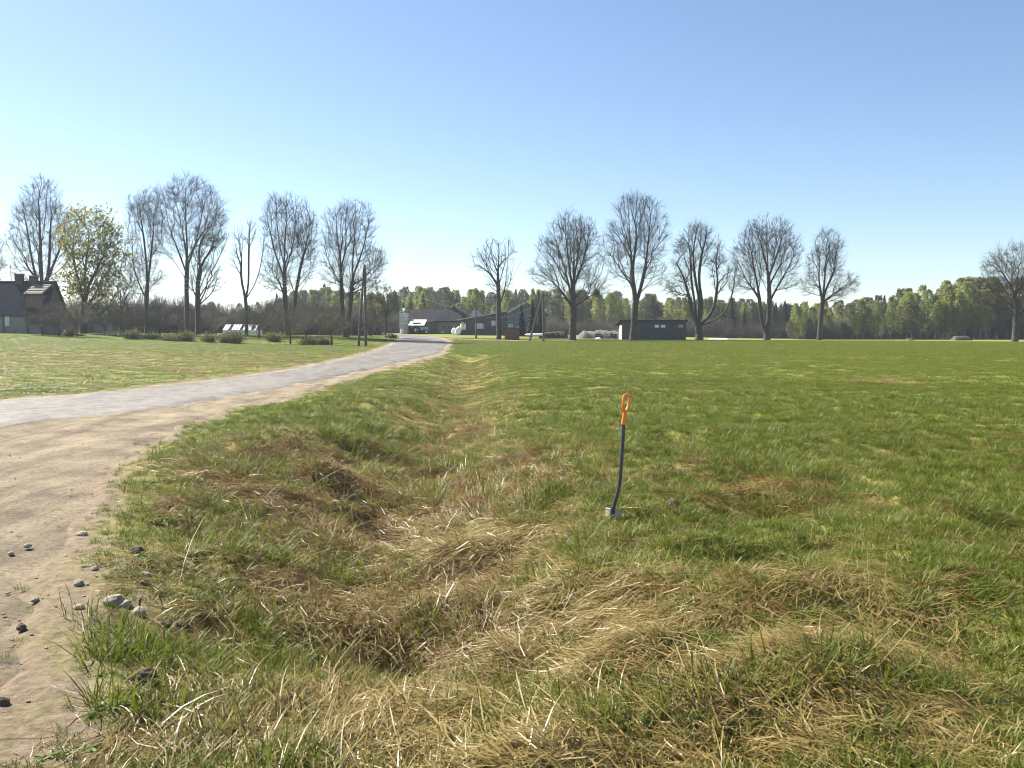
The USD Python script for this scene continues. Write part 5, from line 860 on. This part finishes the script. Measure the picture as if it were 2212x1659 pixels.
# ------------------------------------------------------------------ stones, clods, gravel
def rock(size, seed, flat=.6, sub=3, rough=.12):
    ico = trimesh.creation.icosphere(sub, 1.0); v = ico.vertices * (1 + .55 * (meshkit.fbm(ico.vertices * 1.3 + seed * 7.1, 4, seed) - .5)[:, None] + rough * (meshkit.fbm(ico.vertices * 4 + seed, 3, seed) - .5)[:, None])
    return v * [size, size * .8, size * flat], ico.faces
ST_ = [(178, 1155, .05, 'stone', 'pale stone at the edge of the sandy shoulder above the bare patch'), (60, 1187, .035, 'stone', 'small pale stone alone on the sandy shoulder'), (170, 1269, .045, 'stone', 'grey stone on the bare margin left of the round cobble'), (314, 1236, .05, 'stone', 'mossy grey stone in the grass right of the bare margin'), (247, 1303, .075, 'stone', 'largest round grey cobble on the bare margin'), (270, 1304, .05, 'stone', 'brownish cobble touching the largest cobble'), (300, 1311, .055, 'stone', 'flat grey stone right of the paired cobbles'), (170, 1315, .04, 'stone', 'small brown stone below the grey stone on the bare margin'),
       (76, 1301, .03, 'stone', 'dark pebble on the sandy shoulder edge'), (205, 1238, .035, 'stone', 'little grey stone above the bare margin cobbles'), (24, 1197, .03, 'stone', 'dark small stone near the left picture edge'),
       (297, 1200, .11, 'soil_clod', 'reddish soil clod above the mossy grey stone'), (312, 1258, .09, 'soil_clod', 'dark soil clod right above the cobbles'), (388, 1308, .13, 'soil_clod', 'big dark upright sod lump in the grass right of the cobbles'), (355, 1318, .08, 'soil_clod', 'crumbly soil clod left of the big sod lump'), (309, 1455, .14, 'soil_clod', 'broad dark soil mound in the lower left grass'), (335, 1490, .09, 'soil_clod', 'small soil lump below the broad soil mound'), (47, 1363, .06, 'soil_clod', 'dark earth lump on the sand at lower left'), (5, 1522, .06, 'soil_clod', 'dark earth lump at the left picture edge'), (1452, 1088, .15, 'soil_clod', 'brown turf clod thrown out right of the spade'), (1392, 1106, .15, 'soil_clod', 'dark crumbled soil lump in the hollow just right of the spade blade')]
for k, (sx, sy, sz, m, lab) in enumerate(ST_):
    sz *= .8 if m == 'stone' else .45; p = GZ(sx, sy); t = obj('stone' if m == 'stone' else 'soil_clod', rock(sz, k + 3, .62 if m == 'stone' else .8, 3, .12 if m == 'stone' else .5), m, smooth=True if m == 'stone' else 40); x = UsdGeom.Xformable(t); x.AddTranslateOp().Set(Gf.Vec3d(p[0], p[1], p[2] + sz * .22)); x.AddRotateZOp().Set(k * 51.); tag(t, lab, 'stone' if m == 'stone' else 'soil clod')
gp = UsdGeom.PointInstancer.Define(stage, '/World/gravel'); tg = []
for k in range(4): o = usdkit.mesh(stage, f'/World/gravel/prototypes/pebble_{k:03d}', rock(1.0, 50 + k, .6, 1), M['stone'], smooth=True); tg.append(o.GetPath())
x, y = scatter(2.0, 22, 75, .72); d_ = inside_depth(dirt_poly, x, y); _, _, ba, _ = masks(x, y); k = ((d_ > -.1) & (RS.rand(len(x)) < .55)) | (ba > .4); x, y = x[k], y[k]; z = height(x, y); sz = .0025 + .010 * RS.rand(len(x)) ** 4
x2, y2 = x, y; gp.CreatePrototypesRel().SetTargets(tg); gp.CreateProtoIndicesAttr(Vt.IntArray.FromNumpy(RS.randint(0, 4, len(x)).astype(np.int32))); gp.CreatePositionsAttr(Vt.Vec3fArray.FromNumpy(np.c_[x, y, z + sz * .3].astype(np.float32))); gp.CreateScalesAttr(Vt.Vec3fArray.FromNumpy(np.repeat(sz[:, None], 3, 1).astype(np.float32)))
tag(gp, 'loose small pebbles on the sandy road shoulder and bare margin', 'gravel', None, 'stuff')

# ------------------------------------------------------------------ air
usdkit.material(stage, '/World/Looks/air', {'v': ('principled_volume', dict(color=(.82, .9, 1.0), density=HAZE, anisotropy=.35))}, [], volume='v.volume'); M['air'] = UsdShade.Material.Get(stage, '/World/Looks/air')
obj('haze', MB().box(-650, 650, -250, 700, -3.5, 31).get(), 'air', kind='stuff')

# dead stems and twigs lying over the dark hollow in the ditch
pb = GZ(795, 1040); t = thing('twig_heap', 'heap of grey dead stems lying over the dark hollow in the ditch bank', 'twig heap', pb); rs = np.random.RandomState(91); far_, near_ = GZ(735, 1005) - pb, GZ(850, 1072) - pb
for k in range(46):
    u = rs.rand(); c = far_ * (1 - u) + near_ * u + np.r_[rs.normal(0, .12, 2), 0]; a = math.atan2(*(near_ - far_)[[1, 0]]) + rs.normal(0, .75); L = .08 + .2 * rs.rand(); e = np.array([math.cos(a), math.sin(a), 0]) * L; p0, p1 = c - e, c + e
    z0, z1 = H1(pb[0] + p0[0], pb[1] + p0[1]) - pb[2] + .01 + .03 * rs.rand(), H1(pb[0] + p1[0], pb[1] + p1[1]) - pb[2] + .01 + .05 * rs.rand(); m = (p0 + p1) / 2 + rs.normal(0, .025, 3); m[2] = max((z0 + z1) / 2, H1(pb[0] + m[0], pb[1] + m[1]) - pb[2]) + .012; p0[2], p1[2], m[2] = z0 + .04, z1 + .04, m[2] + .05
    obj('stem', MB().tube([p0, m, p1], [.005, .0045, .002], 5).get(), 'twigs' if k % 3 else 'log_pile', t)
